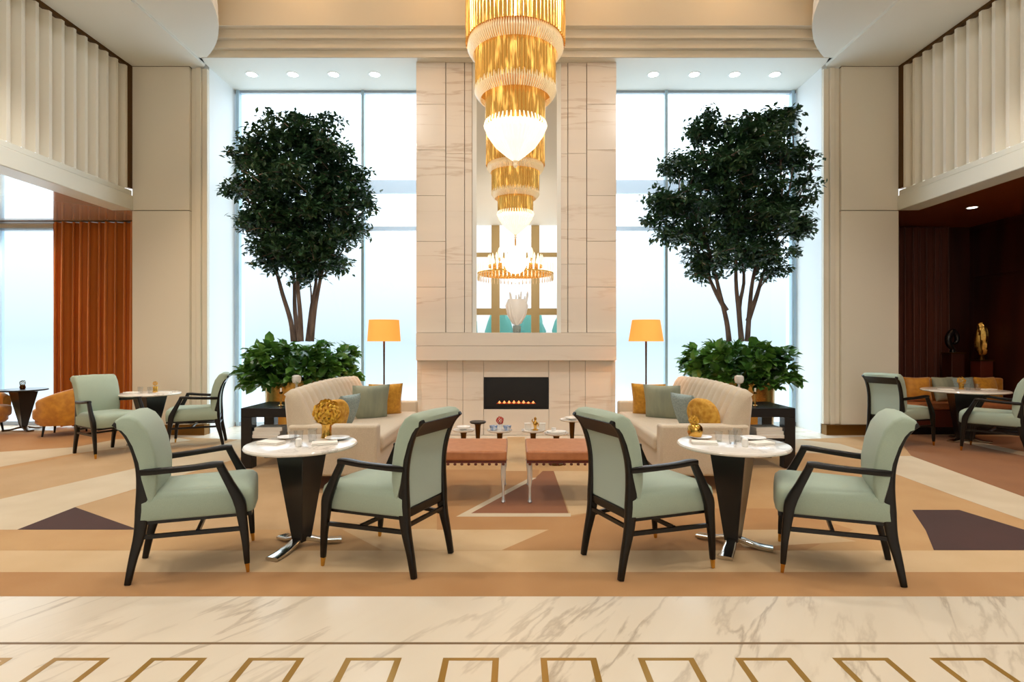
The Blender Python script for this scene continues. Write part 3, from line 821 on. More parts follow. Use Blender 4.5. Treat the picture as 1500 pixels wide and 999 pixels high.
# black side tables at the outer ends of the sofas
for s, x0, nm in ((-1, -3.02, 'left'), (1, 3.08, 'right')):
    t = thing('side_table', 'black lacquered parsons side table behind the %s sofa' % nm, 'side table', (x0 - s * .36, 6.42, .0), 0, 'black side tables')
    b = MB(); b.box(-.36, .36, -.34, .34, .565, .665); b.build('tabletop', M['black'], t, bevel=.004)
    for sx in (-1, 1):
        for sy in (-1, 1):
            b = MB(); b.box(min(sx * .36, sx * .24), max(sx * .36, sx * .24), min(sy * .34, sy * .22), max(sy * .34, sy * .22), 0, .565); b.build('leg', M['black'], t, bevel=.004)
    b = MB(); b.box(-.34, .34, -.33, .33, .30, .33); b.build('shelf', M['black'], t, bevel=.003)
    X = x0 - s * .36
    for k in range(3):
        b = MB(); b.box(-.15, .15, -.11, .11, 0, .038)
        o = b.build('book', M['paper'], bevel=.003); place(o, (X + s * .10 - s * .01 * k, 6.2 + .01 * k, .331 + .039 * k), R(3 * k - 2))
        tag(o, '%s white book in the stack on the shelf of the %s black side table' % (['lowest', 'middle', 'top'][k], nm), 'book', 'white books on the side table shelves')
    for k, (dx, dy, h) in enumerate(((.02, -.10, .16), (-.10, .06, .11))):
        t = thing('candlestick', ('taller' if k == 0 else 'shorter') + ' brass candlestick on the %s black side table' % nm, 'candlestick', (X + s * dx, 6.42 + dy, .6655), 0, 'brass candlesticks')
        b = MB(); b.lathe([(.04, 0), (.042, .006), (.012, .014), (.009, h - .03), (.02, h - .018), (.024, h), (.018, h), (.0001, h - .01)], 20); b.build('stem', M['brass'], t, smooth=True)
        b = MB(); b.lathe([(.010, h - .01), (.010, h + .04), (.0001, h + .042)], 12); b.build('candle', M['china'], t, smooth=True)

# slim white stands behind the sofas
for x, y, nm in ((-2.83, 7.15, 'left'), (2.88, 7.12, 'right')):
    t = thing('flower_stand', 'slim white pedestal stand in front of the %s brass planter' % nm, 'stand', (x, y, 0), 0, 'slim white stands')
    b = MB(); b.lathe([(.09, 0), (.09, .012), (.016, .03), (.013, .84), (.02, .86)], 20); b.build('pole', M['china'], t, smooth=True)
    b = MB(); b.lathe([(.02, .85), (.05, .87), (.06, .91), (.055, .95), (.03, .965), (.0001, .965)], 24); b.build('cup', M['china'], t, smooth=True)

# floor lamps
for x, nm, r0, r1 in ((-1.81, 'left', .225, .205), (1.80, 'right', .238, .19)):
    t = thing('floor_lamp', 'floor lamp with an amber drum shade behind the %s sofa' % nm, 'floor lamp', (x, 7.62, 0), 0, 'amber floor lamps')
    b = MB(); b.lathe([(.15, 0), (.15, .018), (.02, .03), (.0001, .03)], 32); b.build('base', M['bronze'], t, smooth=True)
    b = MB(); b.lathe([(.014, .03), (.011, 1.0), (.014, 1.42), (.006, 1.43), (.006, 1.66)], 14); b.build('pole', M['bronze'], t, smooth=True)
    b = MB(); b.lathe([(r0, 1.40), (r1, 1.695), (r1 - .003, 1.695), (r0 - .003, 1.40)], 48)
    b.f = [f for f in b.f if len(f) == 4]; b.norecalc = True; b.build('lamp_shade', M['shade'], t, smooth=True)

# ================================================================ PLANTERS, TREES
def leafmesh(pts, size, seed, droop=.3):
    random.seed(seed); b = MB(); b.norecalc = True
    for p, sc in pts:
        d = Vector((random.gauss(0, 1), random.gauss(0, 1), random.gauss(0, .6) - droop)).normalized()
        u = d.cross(Vector((random.gauss(0, .4), random.gauss(0, .4), 1))).normalized(); w = u.cross(d)
        L = size * sc * random.uniform(.7, 1.25); W = L * .26
        p = Vector(p); m = p + d * L * .5 + w * L * .06
        b.add([p, m + u * W, p + d * L, m - u * W], [(0, 1, 2), (0, 2, 3)])
    return b
def tree(nm, cxp, dep, lobes, stems, label, nleaf, seed):
    sc = F / dep
    def W(px, py, dy=0): return ((px - CX) / sc, dep + dy, H + (CY - py) / sc)
    t = thing('indoor_tree', label, 'tree', (W(cxp, 500)[0], dep, .84), 0, 'indoor trees')
    o0 = Vector(t.location)
    for st in stems:
        b = MB(); pts = [Vector(W(px, py, dy)) - o0 for px, py, dy in st]
        n = len(pts); b.tube(pts, [.040 * (1 - .72 * i / (n - 1)) for i in range(n)], 8, 4); b.build('trunk', M['bark'], t, smooth=True)
    random.seed(seed); pts = []; b = MB()
    tot = sum(l[2] * l[3] for l in lobes)
    for (px, py, rx, ry) in lobes:
        c = Vector(W(px, py)) - o0; rx_, rz_ = rx / sc, ry / sc; ry_ = max(.22, min(.95, rx_ * 1.15))
        cl = int(nleaf / 26 * rx * ry / tot)
        for k in range(cl):
            while True:
                v = Vector([random.uniform(-1, 1) for _ in range(3)])
                if v.length < 1: break
            v *= (.55 + .45 * random.random()) / max(v.length, .3) * (.45 + .55 * random.random()) if random.random() < .6 else 1
            q = c + Vector((v.x * rx_, v.y * ry_, v.z * rz_))
            tdir = Vector((random.gauss(0, 1) + v.x, random.gauss(0, 1) + v.y, random.gauss(0, .3) - .1)).normalized()
            for m in range(26):
                s_ = random.uniform(-.13, .13)
                pts.append((q + tdir * s_ + Vector([random.gauss(0, .028) for _ in range(3)]), 1))
            if k % 3 == 0:
                b.tube([q - tdir * .16 - Vector((0, 0, .05)), q, q + tdir * .12], [.006, .004, .002], 4, 1)
        # a bough into each lobe
        base = Vector(W(cxp + (px - cxp) * .25, 420 if py < 360 else 440)) - o0
        st = min(stems, key=lambda q: abs(q[min(3, len(q) - 1)][0] - px))
        lo = [q for q in st if q[1] > py + 15] or st[:1]
        base = Vector(W(*lo[-1])) - o0
        mid = base.lerp(c, .55) + Vector((random.gauss(0, .05), random.gauss(0, .1), .05))
        b.tube([base, mid, c], [.014, .010, .004], 6, 3)
    b.build('branches', M['bark'], t, smooth=True)
    leafmesh(pts, .090, seed).build('foliage', M['leaf'], t)
    return t
LL = [(440, 203, 62, 34), (475, 235, 58, 42), (388, 238, 46, 34), (362, 278, 36, 14), (430, 285, 80, 48), (498, 290, 46, 42), (398, 330, 56, 36), (480, 335, 60, 38),
      (432, 368, 52, 32), (396, 376, 30, 22), (478, 378, 42, 22), (448, 398, 30, 18), (350, 236, 16, 8), (372, 208, 22, 11), (372, 322, 30, 14), (336, 277, 14, 7), (540, 300, 12, 10), (528, 250, 14, 10), (436, 172, 14, 8), (478, 176, 16, 9), (512, 340, 18, 12)]
LR = [(1098, 205, 58, 32), (1030, 195, 26, 22), (1136, 178, 30, 22), (1080, 238, 78, 38), (1150, 232, 38, 20), (1000, 243, 34, 20), (1178, 268, 22, 9), (1060, 285, 86, 38), (985, 300, 38, 26), (1148, 300, 44, 26), (1090, 330, 86, 36),
      (998, 343, 42, 24), (1172, 332, 28, 18), (1060, 375, 66, 28), (1118, 372, 46, 24), (1030, 396, 24, 13), (1038, 168, 12, 9), (1155, 165, 14, 9), (955, 325, 16, 9), (1186, 245, 12, 6), (968, 285, 14, 8), (1135, 398, 22, 10)]
SL = [[(430, 500, 0), (425, 470, .02), (412, 430, .04), (402, 395, .05), (388, 350, 0), (372, 300, 0)], [(443, 500, -.05), (442, 460, -.06), (438, 410, -.05), (438, 340, 0), (436, 220, 0)],
      [(455, 500, .03), (459, 455, .05), (466, 410, .08), (478, 350, .1), (490, 260, .1)], [(448, 500, .08), (452, 450, .12), (458, 400, .15), (450, 330, .2)], [(436, 500, .05), (428, 455, .1), (424, 400, .15), (410, 330, .2)]]
SR = [[(1068, 500, 0), (1065, 470, .02), (1056, 430, .04), (1048, 395, .05), (1030, 340, 0), (1005, 290, 0)], [(1084, 500, -.05), (1080, 460, -.06), (1076, 410, -.05), (1080, 340, 0), (1090, 200, 0)],
      [(1096, 500, .03), (1100, 455, .05), (1106, 410, .08), (1120, 350, .1), (1140, 260, .1)], [(1090, 500, .08), (1088, 450, .12), (1096, 400, .15), (1080, 330, .2)], [(1098, 470, .05), (1112, 430, .06), (1124, 395, .1), (1150, 330, .1)], [(1066, 455, .05), (1052, 430, .06), (1040, 400, .1), (1020, 350, .1)]]
tree('l', 443, 7.95, LL, SL, 'tall multi-stem leafy tree in the brass planter by the left window', 27000, 21)
tree('r', 1083, 7.95, LR, SR, 'tall multi-stem leafy tree in the brass planter by the right window', 27500, 22)
for px, nm, seed in ((441, 'left', 31), (1082, 'right', 32)):
    X = (px - CX) * 7.95 / F
    t = thing('brass_planter', 'large round hammered brass planter behind the %s sofa' % nm, 'planter', (X, 7.95, 0), 0, 'brass planters')
    b = MB(); b.lathe([(.43, 0), (.445, .01), (.47, .45), (.475, .86), (.455, .86), (.445, .80), (.0001, .80)], 56); b.build('drum', M['oldbrass'], t, smooth=True)
    b = MB(); b.lathe([(.444, .801), (.3, .83), (.0001, .84)], 32); b.f = [f for f in b.f if len(f) == 4]; b.build('soil', M['soil'], t, smooth=True)
    random.seed(seed); b = MB(); b.norecalc = True
    for k in range(270):
        a = random.uniform(0, 6.283); rr = random.uniform(.1, .74) if k % 2 else random.uniform(.5, .76) ; 
        hgt = random.uniform(.86, 1.36) - .34 * max(0, rr - .45)
        root = Vector((rr * .5 * math.cos(a), rr * .5 * math.sin(a), .84)); tip = Vector((rr * math.cos(a), rr * math.sin(a), hgt))
        if k % 3 == 0: b.cur = 1; b.tube([root, root.lerp(tip, .5) + Vector((0, 0, .06)), tip], [.006, .005, .003], 4, 2); b.cur = 0
        for m in range(6):
            d = Vector((math.cos(a) * .7 + random.gauss(0, .7), math.sin(a) * .7 + random.gauss(0, .7), random.gauss(.1, .5))).normalized()
            u = d.cross(Vector((0, 0, 1)) + Vector([random.gauss(0, .3) for _ in range(3)])).normalized(); w = u.cross(d)
            L = random.uniform(.11, .20); Wd = L * .36
            c1 = tip + d * L * .3 - w * .01; c2 = tip + d * L * .7 - w * .01
            b.add([tip, c1 + u * Wd + w * .02, c2 + u * Wd * .8 + w * .015, tip + d * L - w * .03, c2 - u * Wd * .8 + w * .015, c1 - u * Wd + w * .02, c1, c2],
                  [(0, 1, 6), (1, 2, 7, 6), (2, 3, 7), (0, 6, 5), (6, 7, 4, 5), (7, 3, 4)])
    o = b.build('leafy_shrub', [M['leaf2'], M['green']]); o.location = (X, 7.95, 0)
    tag(o, 'broad-leaved green shrub filling the %s brass planter under the tree' % nm, 'plant', 'shrubs under the trees')
# ================================================================ BENCHES AND DRINK TABLES
for s, nm in ((-1, 'left'), (1, 'right')):
    xi, xo = .085, .80
    t = thing('leather_bench', 'tan leather bench with acrylic legs, %s of the two before the fireplace' % nm, 'bench', (s * (xi + xo) / 2 + .01, 5.08, .003), 0, 'tan leather benches')
    w = (xo - xi) / 2
    b = MB(); b.box(-w, w, -.32, .32, .365, .452); b.build('seat', M['leather'], t, bevel=.018, seg=3)
    b = MB(); b.box(-w + .004, w - .004, -.318, .318, .348, .366); b.build('seat_rail', M['leatherdk'], t)
    b = MB()
    for k in range(12):
        x = -w + .03 + (2 * w - .06) * k / 11
        b.lathe([(.001, 0), (.012, .004), (.014, .012), (.008, .022), (.001, .024)], 8, (x, -.312, .326))
    o = b.build('stud_trim', M['leatherdk'], t); 
    for sx in (-1, 1):
        for sy in (-1, 1):
            b = MB(); X = sx * (w - .03); Y = sy * .29
            b.lathe([(.012, 0), (.020, .01), (.012, .03), (.010, .12), (.020, .19), (.023, .24), (.020, .348)], 14, (X, Y, 0)); b.build('leg', M['acrylic'], t, smooth=True)
def drink(x, y, h, dia, topm, label):
    t = thing('drink_table', label, 'side table', (x, y, .003), 0, 'small drink tables before the fireplace')
    b = MB(); r = dia / 2
    b.lathe([(r * .9, h - .022), (r, h - .012), (r, h), (r - .008, h), (r - .012, h - .006), (.0001, h - .006)], 32); b.build('tabletop', M[topm], t, smooth=True)
    b = MB(); b.lathe([(.09, 0), (.09, .01), (.03, .025), (.022, h * .4), (.035, h - .05), (.05, h - .022)], 20); b.build('pedestal', M['bronze'], t, smooth=True)
def X(px, d): return (px - CX) * d / F
d = 6.5
drink(X(679, d), d, .365, .26, 'tabletop', 'leftmost small drink table with a pale top behind the left bench')
drink(X(700, 6.75), 6.75, .42, .20, 'slate', 'small dark-topped drink table, second from the left')
drink(X(732, d), d, .36, .29, 'tabletop', 'small drink table carrying blue bowls and red flowers')
drink(X(781, d), d, .36, .28, 'tabletop', 'small drink table carrying a gold figurine and white boxes')
drink(X(815, 6.3), 6.3, .36, .27, 'tabletop', 'small drink table with a white tray behind the right bench')
drink(X(838, 6.75), 6.75, .45, .30, 'tabletop', 'rightmost and tallest small drink table with a white top')
zt = .3575
def simple(nm, label, cat, loc, prof, m, seg=24, group=None, rz=0, **k):
    b = MB(); b.lathe(prof, seg, **k); o = b.build(nm, m, smooth=True); o.location = loc; o.rotation_euler.z = rz; return tag(o, label, cat, group)
bowl = [(.022, 0), (.04, .02), (.048, .055), (.044, .055), (.035, .02), (.0001, .01)]
simple('blue_bowl', 'blue patterned bowl left of the red flowers', 'bowl', (X(723, d), d - .02, zt), bowl, M['blue'], group='blue bowls')
simple('blue_bowl', 'blue patterned bowl right of the red flowers', 'bowl', (X(743, d), d - .02, zt), bowl, M['blue'], group='blue bowls')
t = thing('flower_pot', 'small pot of red flowers between two blue bowls', 'flowers', (X(732, d), d + .06, zt))
b = MB(); b.lathe([(.022, 0), (.03, .06), (.026, .06), (.0001, .04)], 18); b.build('pot', M['china'], t, smooth=True)
b = MB(); flowerhead(b, (0, 0, .105), .045, 50, 8); b.norecalc = True; b.build('flowers', M['red'], t)
b = MB(); b.tube([(0, 0, .04), (0, 0, .09)], [.006, .006], 5, 1); b.build('stem', M['green'], t)
t = thing('gold_figurine', 'small gold figurine standing on a drink table', 'figurine', (X(784, d), d - .02, zt))
b = MB(); b.lathe([(.035, 0), (.035, .012), (.014, .02), (.018, .05), (.03, .075), (.022, .10), (.010, .115), (.016, .13), (.015, .145), (.0001, .16)], 18, sy=.8); b.build('body', M['brass'], t, smooth=True)
b = MB(); b.tube([(.02, 0, .09), (.038, -.01, .07), (.03, -.02, .05)], [.007, .006, .005], 6, 2); b.tube([(-.02, 0, .09), (-.038, -.01, .11), (-.03, -.02, .135)], [.007, .006, .005], 6, 2); b.build('arms', M['brass'], t, smooth=True)
for k, px in enumerate((773, 795)):
    b = MB(); b.box(-.035, .035, -.03, .03, 0, .065); b.box(-.037, .037, -.032, .032, .066, .078)
    o = b.build('white_box', M['paper'], bevel=.003); place(o, (X(px, d) , d + .03, zt), R(6 - 9 * k)); tag(o, 'small white lidded box %s of the gold figurine' % ('left', 'right')[k], 'box', 'white boxes by the figurine')
t = thing('serving_tray', 'white oval serving tray on the drink table behind the right bench', 'tray', (X(815, 6.3), 6.3, zt))
b = MB(); b.lathe([(.0001, 0), (.10, 0), (.118, .02), (.114, .022), (.098, .006), (.0001, .006)], 28, sy=.7); b.build('dish', M['china'], t, smooth=True)
b = MB(); b.lathe([(.02, .006), (.028, .06), (.024, .06), (.0001, .02)], 16, (-.03, 0, 0)); b.build('cup', M['china'], t, smooth=True)
simple('china_bowl', 'shallow white bowl on the leftmost small drink table', 'bowl', (X(679, 6.5), 6.5, .3625), [(.03, 0), (.07, .02), (.085, .04), (.08, .04), (.06, .018), (.0001, .008)], M['china'])
simple('china_bowl', 'shallow white bowl on the rightmost drink table', 'bowl', (X(838, 6.75), 6.75, .4475), [(.03, 0), (.07, .012), (.09, .028), (.085, .028), (.06, .014), (.0001, .006)], M['china'])

# ================================================================ CURTAINS
def curtain(nm, label, x0, x1, y, z0, z1, m, n, amp=.05):
    b = MB(); N = n * 10; vs = []
    for i in range(N + 1):
        f = i / N; x = x0 + (x1 - x0) * f
        a = f * n * 2 * math.pi; yy = y + amp * math.sin(a) + amp * .3 * math.sin(a * .37 + 1); xx = x + amp * .35 * math.sin(2 * a)
        vs += [(xx, yy, z0), (xx, yy * 1.0, (z0 + z1) / 2), (xx, y + (yy - y) * .8, z1)]
    fs = []
    for i in range(N): fs += [(3 * i, 3 * i + 3, 3 * i + 4, 3 * i + 1), (3 * i + 1, 3 * i + 4, 3 * i + 5, 3 * i + 2)]
    b.add(vs, fs); b.norecalc = True
    o = b.build(nm, m, smooth=True, auto=180); tag(o, label, 'curtain')
curtain('velvet_curtain', 'floor-length rust gold curtain beside the left lounge window', -7.58, -5.9, 9.05, .02, 3.34, M['curtain'], 12, .10)
curtain('velvet_curtain', 'floor-length dark red curtain at the back of the right alcove', 5.9, 7.35, 9.40, .02, 3.34, M['curtaindk'], 12, .07)

# ================================================================ LOUNGE TUB CHAIRS
def tub(label, x, y, rz):
    t = thing('tub_armchair', label, 'armchair', (x, y, 0), R(rz), 'amber tub armchairs')
    b = MB(); n = 30; ro, ri = .40, .30; vs = []
    for i in range(n + 1):
        a = R(55) + R(250) * i / n; top = .76 - .20 * abs(2 * i / n - 1) ** 1.6
        ca, sa = math.cos(a), math.sin(a)
        for r, z in ((ro - .05, .17), (ro, .30), (ro + .01, top - .05), (ro - .02, top - .01), ((ro + ri) / 2, top), (ri + .01, top - .03), (ri, top - .10), (ri + .01, .36)):
            vs.append((r * ca, r * sa, z))
    k = 8; fs = [tuple(range(k - 1, -1, -1)), tuple(range(n * k, (n + 1) * k))]
    for i in range(n):
        for j in range(k): fs.append((i * k + j, i * k + (j + 1) % k, (i + 1) * k + (j + 1) % k, (i + 1) * k + j))
    b.add(vs, fs); b.build('backrest', M['amber'], t, smooth=True, auto=60)
    b = MB(); b.sell((.04, 0, .33), (.31, .31, .10), .6, .4); b.build('seat', M['amber'], t, smooth=True)
    b = MB(); b.lathe([(.30, .17), (.33, .20), (.33, .28)], 28, (.02, 0, 0)); b.build('base', M['amber'], t, smooth=True)
    for a in (45, 135, 225, 315):
        b = MB(); b.tube([(.29 * math.cos(R(a)), .29 * math.sin(R(a)), 0), (.26 * math.cos(R(a)), .26 * math.sin(R(a)), .19)], [.012, .02], 8, 1); b.build('leg', M['wood'], t, smooth=True)
    return t
tub('amber velvet tub armchair cut by the left edge of the picture', -8.12, 8.35, 10)
tub('amber velvet tub armchair in front of the rust curtain', -6.80, 8.35, 200)
pillow('throw_cushion', 'small pale cushion on the amber armchair at the left edge', -8.02, 8.34, .54, .26, M['sofa'], R(95), .3, group='lounge cushions')
t = thing('flower_vase', 'tiny dark vase with a sprig on the cocktail table at the left window', 'vase', (-7.70, 8.64, .651))
b = MB(); b.lathe([(.03, 0), (.04, .03), (.03, .07), (.024, .07), (.0001, .03)], 18); b.build('cup', M['bronze'], t, smooth=True)
b = MB(); flowerhead(b, (0, 0, .10), .04, 40, 14); b.norecalc = True; b.build('flowers', M['sage'], t)
# settings on the lounge and alcove tables
for (tx, ty, z, nm, r) in ((-4.97, 7.52, .7005, 'left lounge table', .22), (6.32, 7.78, .7205, 'alcove table', .30)):
    napkin(tx - r, ty - .05, z, R(80), 'folded napkin on the left of the %s' % nm)
    napkin(tx + r, ty - .05, z, R(-80), 'folded napkin on the right of the %s' % nm)
    tumbler(tx - .05, ty - .12, z, lb='water glass left of centre on the %s' % nm, g='water glasses on the side room tables')
    tumbler(tx + .08, ty - .12, z, lb='water glass right of centre on the %s' % nm, g='water glasses on the side room tables')
    t = thing('flower_vase', 'small gold vase with a yellow sprig on the %s' % nm, 'vase', (tx + .02, ty + .08, z))
    b = MB(); b.lathe([(.03, 0), (.032, .004), (.028, .03), (.034, .08), (.03, .08), (.0001, .03)], 20); b.build('cup', M['brass'], t, smooth=True)
    b = MB(); flowerhead(b, (0, 0, .12), .05 if tx > 0 else .028, 50, 15); b.norecalc = True; b.build('flowers', M['petal'], t)

# ================================================================ RIGHT ALCOVE
t = thing('banquette', 'long low amber banquette along the dark alcove wall', 'bench seat', (0, 0, .0))
t.location = (6.75, 8.70, 0); 
b = MB(); b.box(-.98, .98, -.45, .10, .12, .38); b.build('base', M['leatherdk'], t, bevel=.01)
b = MB(); b.box(-.97, .97, -.47, .02, .38, .47); b.build('seat', M['leather'], t, bevel=.03, seg=3)
b = MB()
for k in range(8): b.box(-.97 + .2425 * k, -.97 + .2425 * (k + 1) - .004, .03, .15, .40, .82)
b.build('backrest', M['amber'], t, bevel=.03, seg=3)
b = MB(); b.box(-.96, .96, -.40, .08, .0, .12); b.build('plinth', M['black'], t)
for k, (px, m, lb) in enumerate(((1345, 'amber', 'amber cushion at the left end of the banquette'), (1385, 'greygreen', 'grey-green cushion near the middle of the banquette'), (1410, 'greyblue', 'grey-blue cushion behind the alcove table vase'), (1447, 'yellow', 'bright mustard cushion at the right end of the banquette'))):
    pillow('throw_cushion', lb, X(px, 8.55), 8.57, .66, .38, M[m], R((-12, 8, -6, 10)[k]), -.22, group='banquette cushions')
def pedestal(x, y, label, h, w):
    t = thing('display_plinth', label, 'plinth', (x, y, 0), 0, 'alcove plinths')
    b = MB(); b.box(-w, w, -w, w, 0, h); b.build('block', M['brownwall'] if h > 1.13 else M['leatherdk'], t, bevel=.004)
    b = MB(); b.box(-w - .015, w + .015, -w - .015, w + .015, h, h + .02); b.build('cap', M['bronze'], t, bevel=.002)
pedestal(X(1396, 9.03), 9.03, 'brown plinth under the black sculpture', 1.20, .105)
pedestal(X(1438, 9.03), 9.03, 'dark plinth under the gold sculpture', 1.08, .10)
t = thing('black_sculpture', 'black curled sculpture with a glint on a plinth in the alcove', 'sculpture', (X(1396, 9.03), 9.03, 1.221))
b = MB()
b.tube([(0, 0, 0), (0, 0, .06)], [.05, .03], 12, 1)
b.tube([(0, 0, .05), (-.07, 0, .14), (-.07, .0, .26), (0, 0, .34), (.06, 0, .28), (.06, 0, .18), (.01, 0, .14)], [.03, .045, .05, .045, .04, .035, .02], 12, 4); b.build('body', M['black'], t, smooth=True)
t = thing('gold_sculpture', 'upright gold leaf-shaped sculpture on a plinth in the alcove', 'sculpture', (X(1438, 9.03), 9.03, 1.101))
b = MB(); b.tube([(0, 0, 0), (0, 0, .08)], [.045, .02], 12, 1); b.build('foot', M['bronze'], t, smooth=True)
b = MB(); b.sell((0, 0, .33), (.11, .035, .28), 1, .9); 
for i in range(len(b.v)):
    x, y, z = b.v[i]; b.v[i] = (x, y + .02 * math.sin(x * 60 + z * 8), z)
b.build('leaf', M['oldbrass'], t, smooth=True)

# ================================================================ CEILING LIGHTS
def spot(label, x, y, z, r, group, es='lens'):
    t = thing('recessed_downlight', label, 'downlight', (x, y, z), 0, group)
    b = MB(); b.lathe([(r, 0), (r * 1.25, -.004), (r * 1.28, .002)], 28); b.f = [f for f in b.f if len(f) == 4]; b.norecalc = True; b.build('ring', M['ringwhite'], t, smooth=True)
    b = MB(); b.lathe([(.0001, -.002), (r, -.002)], 28); b.f = [f for f in b.f if len(f) == 4]; b.norecalc = True; b.build('lens', M[es], t)
ordn = ('leftmost', 'second', 'third', 'rightmost')
for i, px in enumerate((369, 429, 489, 549)): spot('%s of four bright downlights above the left window' % ordn[i] if i in (0, 3) else '%s from the left of four bright downlights above the left window' % ordn[i], X(px, 8.62), 8.62, ZC - .002, .075, 'downlights above the left window')
for i, px in enumerate((957, 1017, 1076, 1135)): spot('%s of four bright downlights above the right window' % ordn[i] if i in (0, 3) else '%s from the left of four bright downlights above the right window' % ordn[i], X(px, 8.62), 8.62, ZC - .002, .075, 'downlights above the right window')
spot('single downlight in the brown alcove ceiling', X(1424, 8.1), 8.1, ZL - .002, .06, 'alcove downlights')
for s, nm in ((-1, 'left'), (1, 'right')):
    t = thing('ceiling_fixture', 'square recessed twin spotlight in the %s side of the hall ceiling' % nm, 'ceiling light', (s * 5.05, 7.15, ZC - .001), 0, 'square ceiling spotlights')
    b = MB(); b.box(-.13, .13, -.10, -.08, -.006, 0); b.box(-.13, .13, .08, .10, -.006, 0); b.box(-.13, -.11, -.08, .08, -.006, 0); b.box(.11, .13, -.08, .08, -.006, 0); b.build('trim', M['fixture'], t)
    for k in (-1, 1):
        b = MB(); b.lathe([(.0001, -.003), (.04, -.003)], 20, (k * .055, 0, 0)); b.f = [f for f in b.f if len(f) == 4]; b.norecalc = True; b.build('lens', M['ringwhite'], t)

# ================================================================ CHANDELIER
def fringe(b, z, r0, r1, h, n, rod=.006, curl=.03):
    for k in range(n):
        a = 2 * math.pi * (k + .5) / n; ca, sa = math.cos(a), math.sin(a)
        p = [(r0 * ca, r0 * sa, z), ((r0 + curl) * ca, (r0 + curl) * sa, z - h * .45), (r1 * ca, r1 * sa, z - h)]
        b.tube(p, [rod, rod * 1.3, rod * .8], 5, 2)
def make_chandelier():
    t = thing('tiered_chandelier', 'huge tiered gold and crystal chandelier with a glowing bowl at its tip', 'chandelier', (0.0, 6.15, 3.37))
    def drum(z0, z1, r, n):
        b = MB(); seg = n * 4; vs = []
        for j in range(seg):
            a = 2 * math.pi * j / seg; k = (0, .75, 1, .75)[j % 4]; rr = r - .014 + .014 * k
            vs += [(rr * math.cos(a), rr * math.sin(a), z0), (rr * math.cos(a), rr * math.sin(a), z1)]
        fs = [(2 * j, 2 * ((j + 1) % seg), 2 * ((j + 1) % seg) + 1, 2 * j + 1) for j in range(seg)]
        b.add(vs, fs); b.build('rod_drum', M['rods'], t, smooth=True, auto=50)
        b = MB(); b.lathe([(r * .3, z0 + .02), (r - .02, z0 + .02), (r - .02, z0 + .035), (r * .3, z0 + .035)], 48); b.build('support_ring', M['brass'], t)
    # z relative to tip
    drum(1.33, 3.38, .555, 72)
    drum(.80, 1.33, .45, 60)
    drum(.40, .80, .335, 46)
    for z, r, h, n in ((1.34, .505, .15, 120), (.86, .425, .15, 100)):
        b = MB(); fringe(b, z, r, r - .04, h, n, .009, .02); b.build('crystal_fringe', M['crystal'], t, smooth=True)
        b = MB(); fringe(b, z + .03, r - .005, r + .025, .07, n, .004, .02); b.build('crystal_fringe', M['crystal'], t, smooth=True)
    b = MB(); seg = 80; prof = [(.31, .46), (.335, .41), (.32, .33), (.23, .20), (.115, .10), (.03, .035)]
    b.lathe(prof, seg, fl=-.05); b.build('crystal_bowl', M['bowl'], t)
    b = MB(); fringe(b, .47, .325, .31, .12, 46, .008, .02); b.build('crystal_fringe', M['bowl'], t, smooth=True)
    b = MB(); b.lathe([(.0001, -.045), (.02, -.03), (.026, -.01), (.016, .012), (.03, .035), (.0001, .05)], 16); b.build('finial', M['crystal'], t, smooth=True)
    b = MB(); b.lathe([(.03, .45), (.03, 3.39)], 12); b.build('stem', M['brass'], t)
    return t
make_chandelier()
# crystal crown chandelier further back in the hall (seen only in the mirror)
t = thing('crown_chandelier', 'wide crystal crown chandelier seen reflected in the tall mirror', 'chandelier', (.0, -4.6, 3.9))
b = MB()
for k in range(3): b.lathe([(1.42 - .4 * k, .05 + .28 * k), (1.46 - .4 * k, .05 + .28 * k), (1.46 - .4 * k, .10 + .28 * k), (1.42 - .4 * k, .10 + .28 * k), (1.42 - .4 * k, .05 + .28 * k)], 48)
b.lathe([(.03, .1), (.03, 2.85)], 10)
for k in range(6): a = k * math.pi / 3; b.tube([(0, 0, .75), (.7 * math.cos(a), .7 * math.sin(a), .2), (1.42 * math.cos(a), 1.42 * math.sin(a), .08)], [.012] * 3, 6, 3)
b.build('frame', M['rods'], t)
random.seed(9); b = MB()
for k in range(3):
    n = 40 - 10 * k; r = 1.44 - .4 * k
    for j in range(n):
        a = 6.283 * j / n; x, y = r * math.cos(a), r * math.sin(a); z = .10 + .28 * k
        b.lathe([(.022, 0), (.03, .12), (.045, .28), (.001, .42)], 6, (x, y, z))
b.build('crystal_candles', M['bowl'], t)
b = MB()
for j in range(60): a = 6.283 * j / 60; b.lathe([(.001, -.2), (.022, -.12), (.012, .0), (.018, .05)], 6, (1.44 * math.cos(a), 1.44 * math.sin(a), .0))
b.build('crystal_drops', M['crystal'], t)

# ================================================================ LIGHT
def lamp(kind, name, loc, e, c, size=.2, sy=None, rot=(0, 0, 0), spot=None, portal=False):
    l = bpy.data.lights.new(name, kind); l.energy = e; l.color = lin(c)[:3]
    if kind == 'AREA':
        l.size = size
        if sy: l.shape = 'RECTANGLE'; l.size_y = sy
        if portal: l.cycles.is_portal = True
    elif kind == 'SPOT':
        l.spot_size = R(spot or 80); l.spot_blend = .8; l.shadow_soft_size = size
    else: l.shadow_soft_size = size
    o = bpy.data.objects.new(name, l); col.objects.link(o); o.location = loc; o.rotation_euler = rot
    return o
w = bpy.data.worlds.new('sky'); bpy.context.scene.world = w; w.use_nodes = True
nt = w.node_tree; bg = nt.nodes['Background']
tc = nt.nodes.new('ShaderNodeTexCoord'); sp = nt.nodes.new('ShaderNodeSeparateXYZ'); nt.links.new(tc.outputs['Generated'], sp.inputs[0])
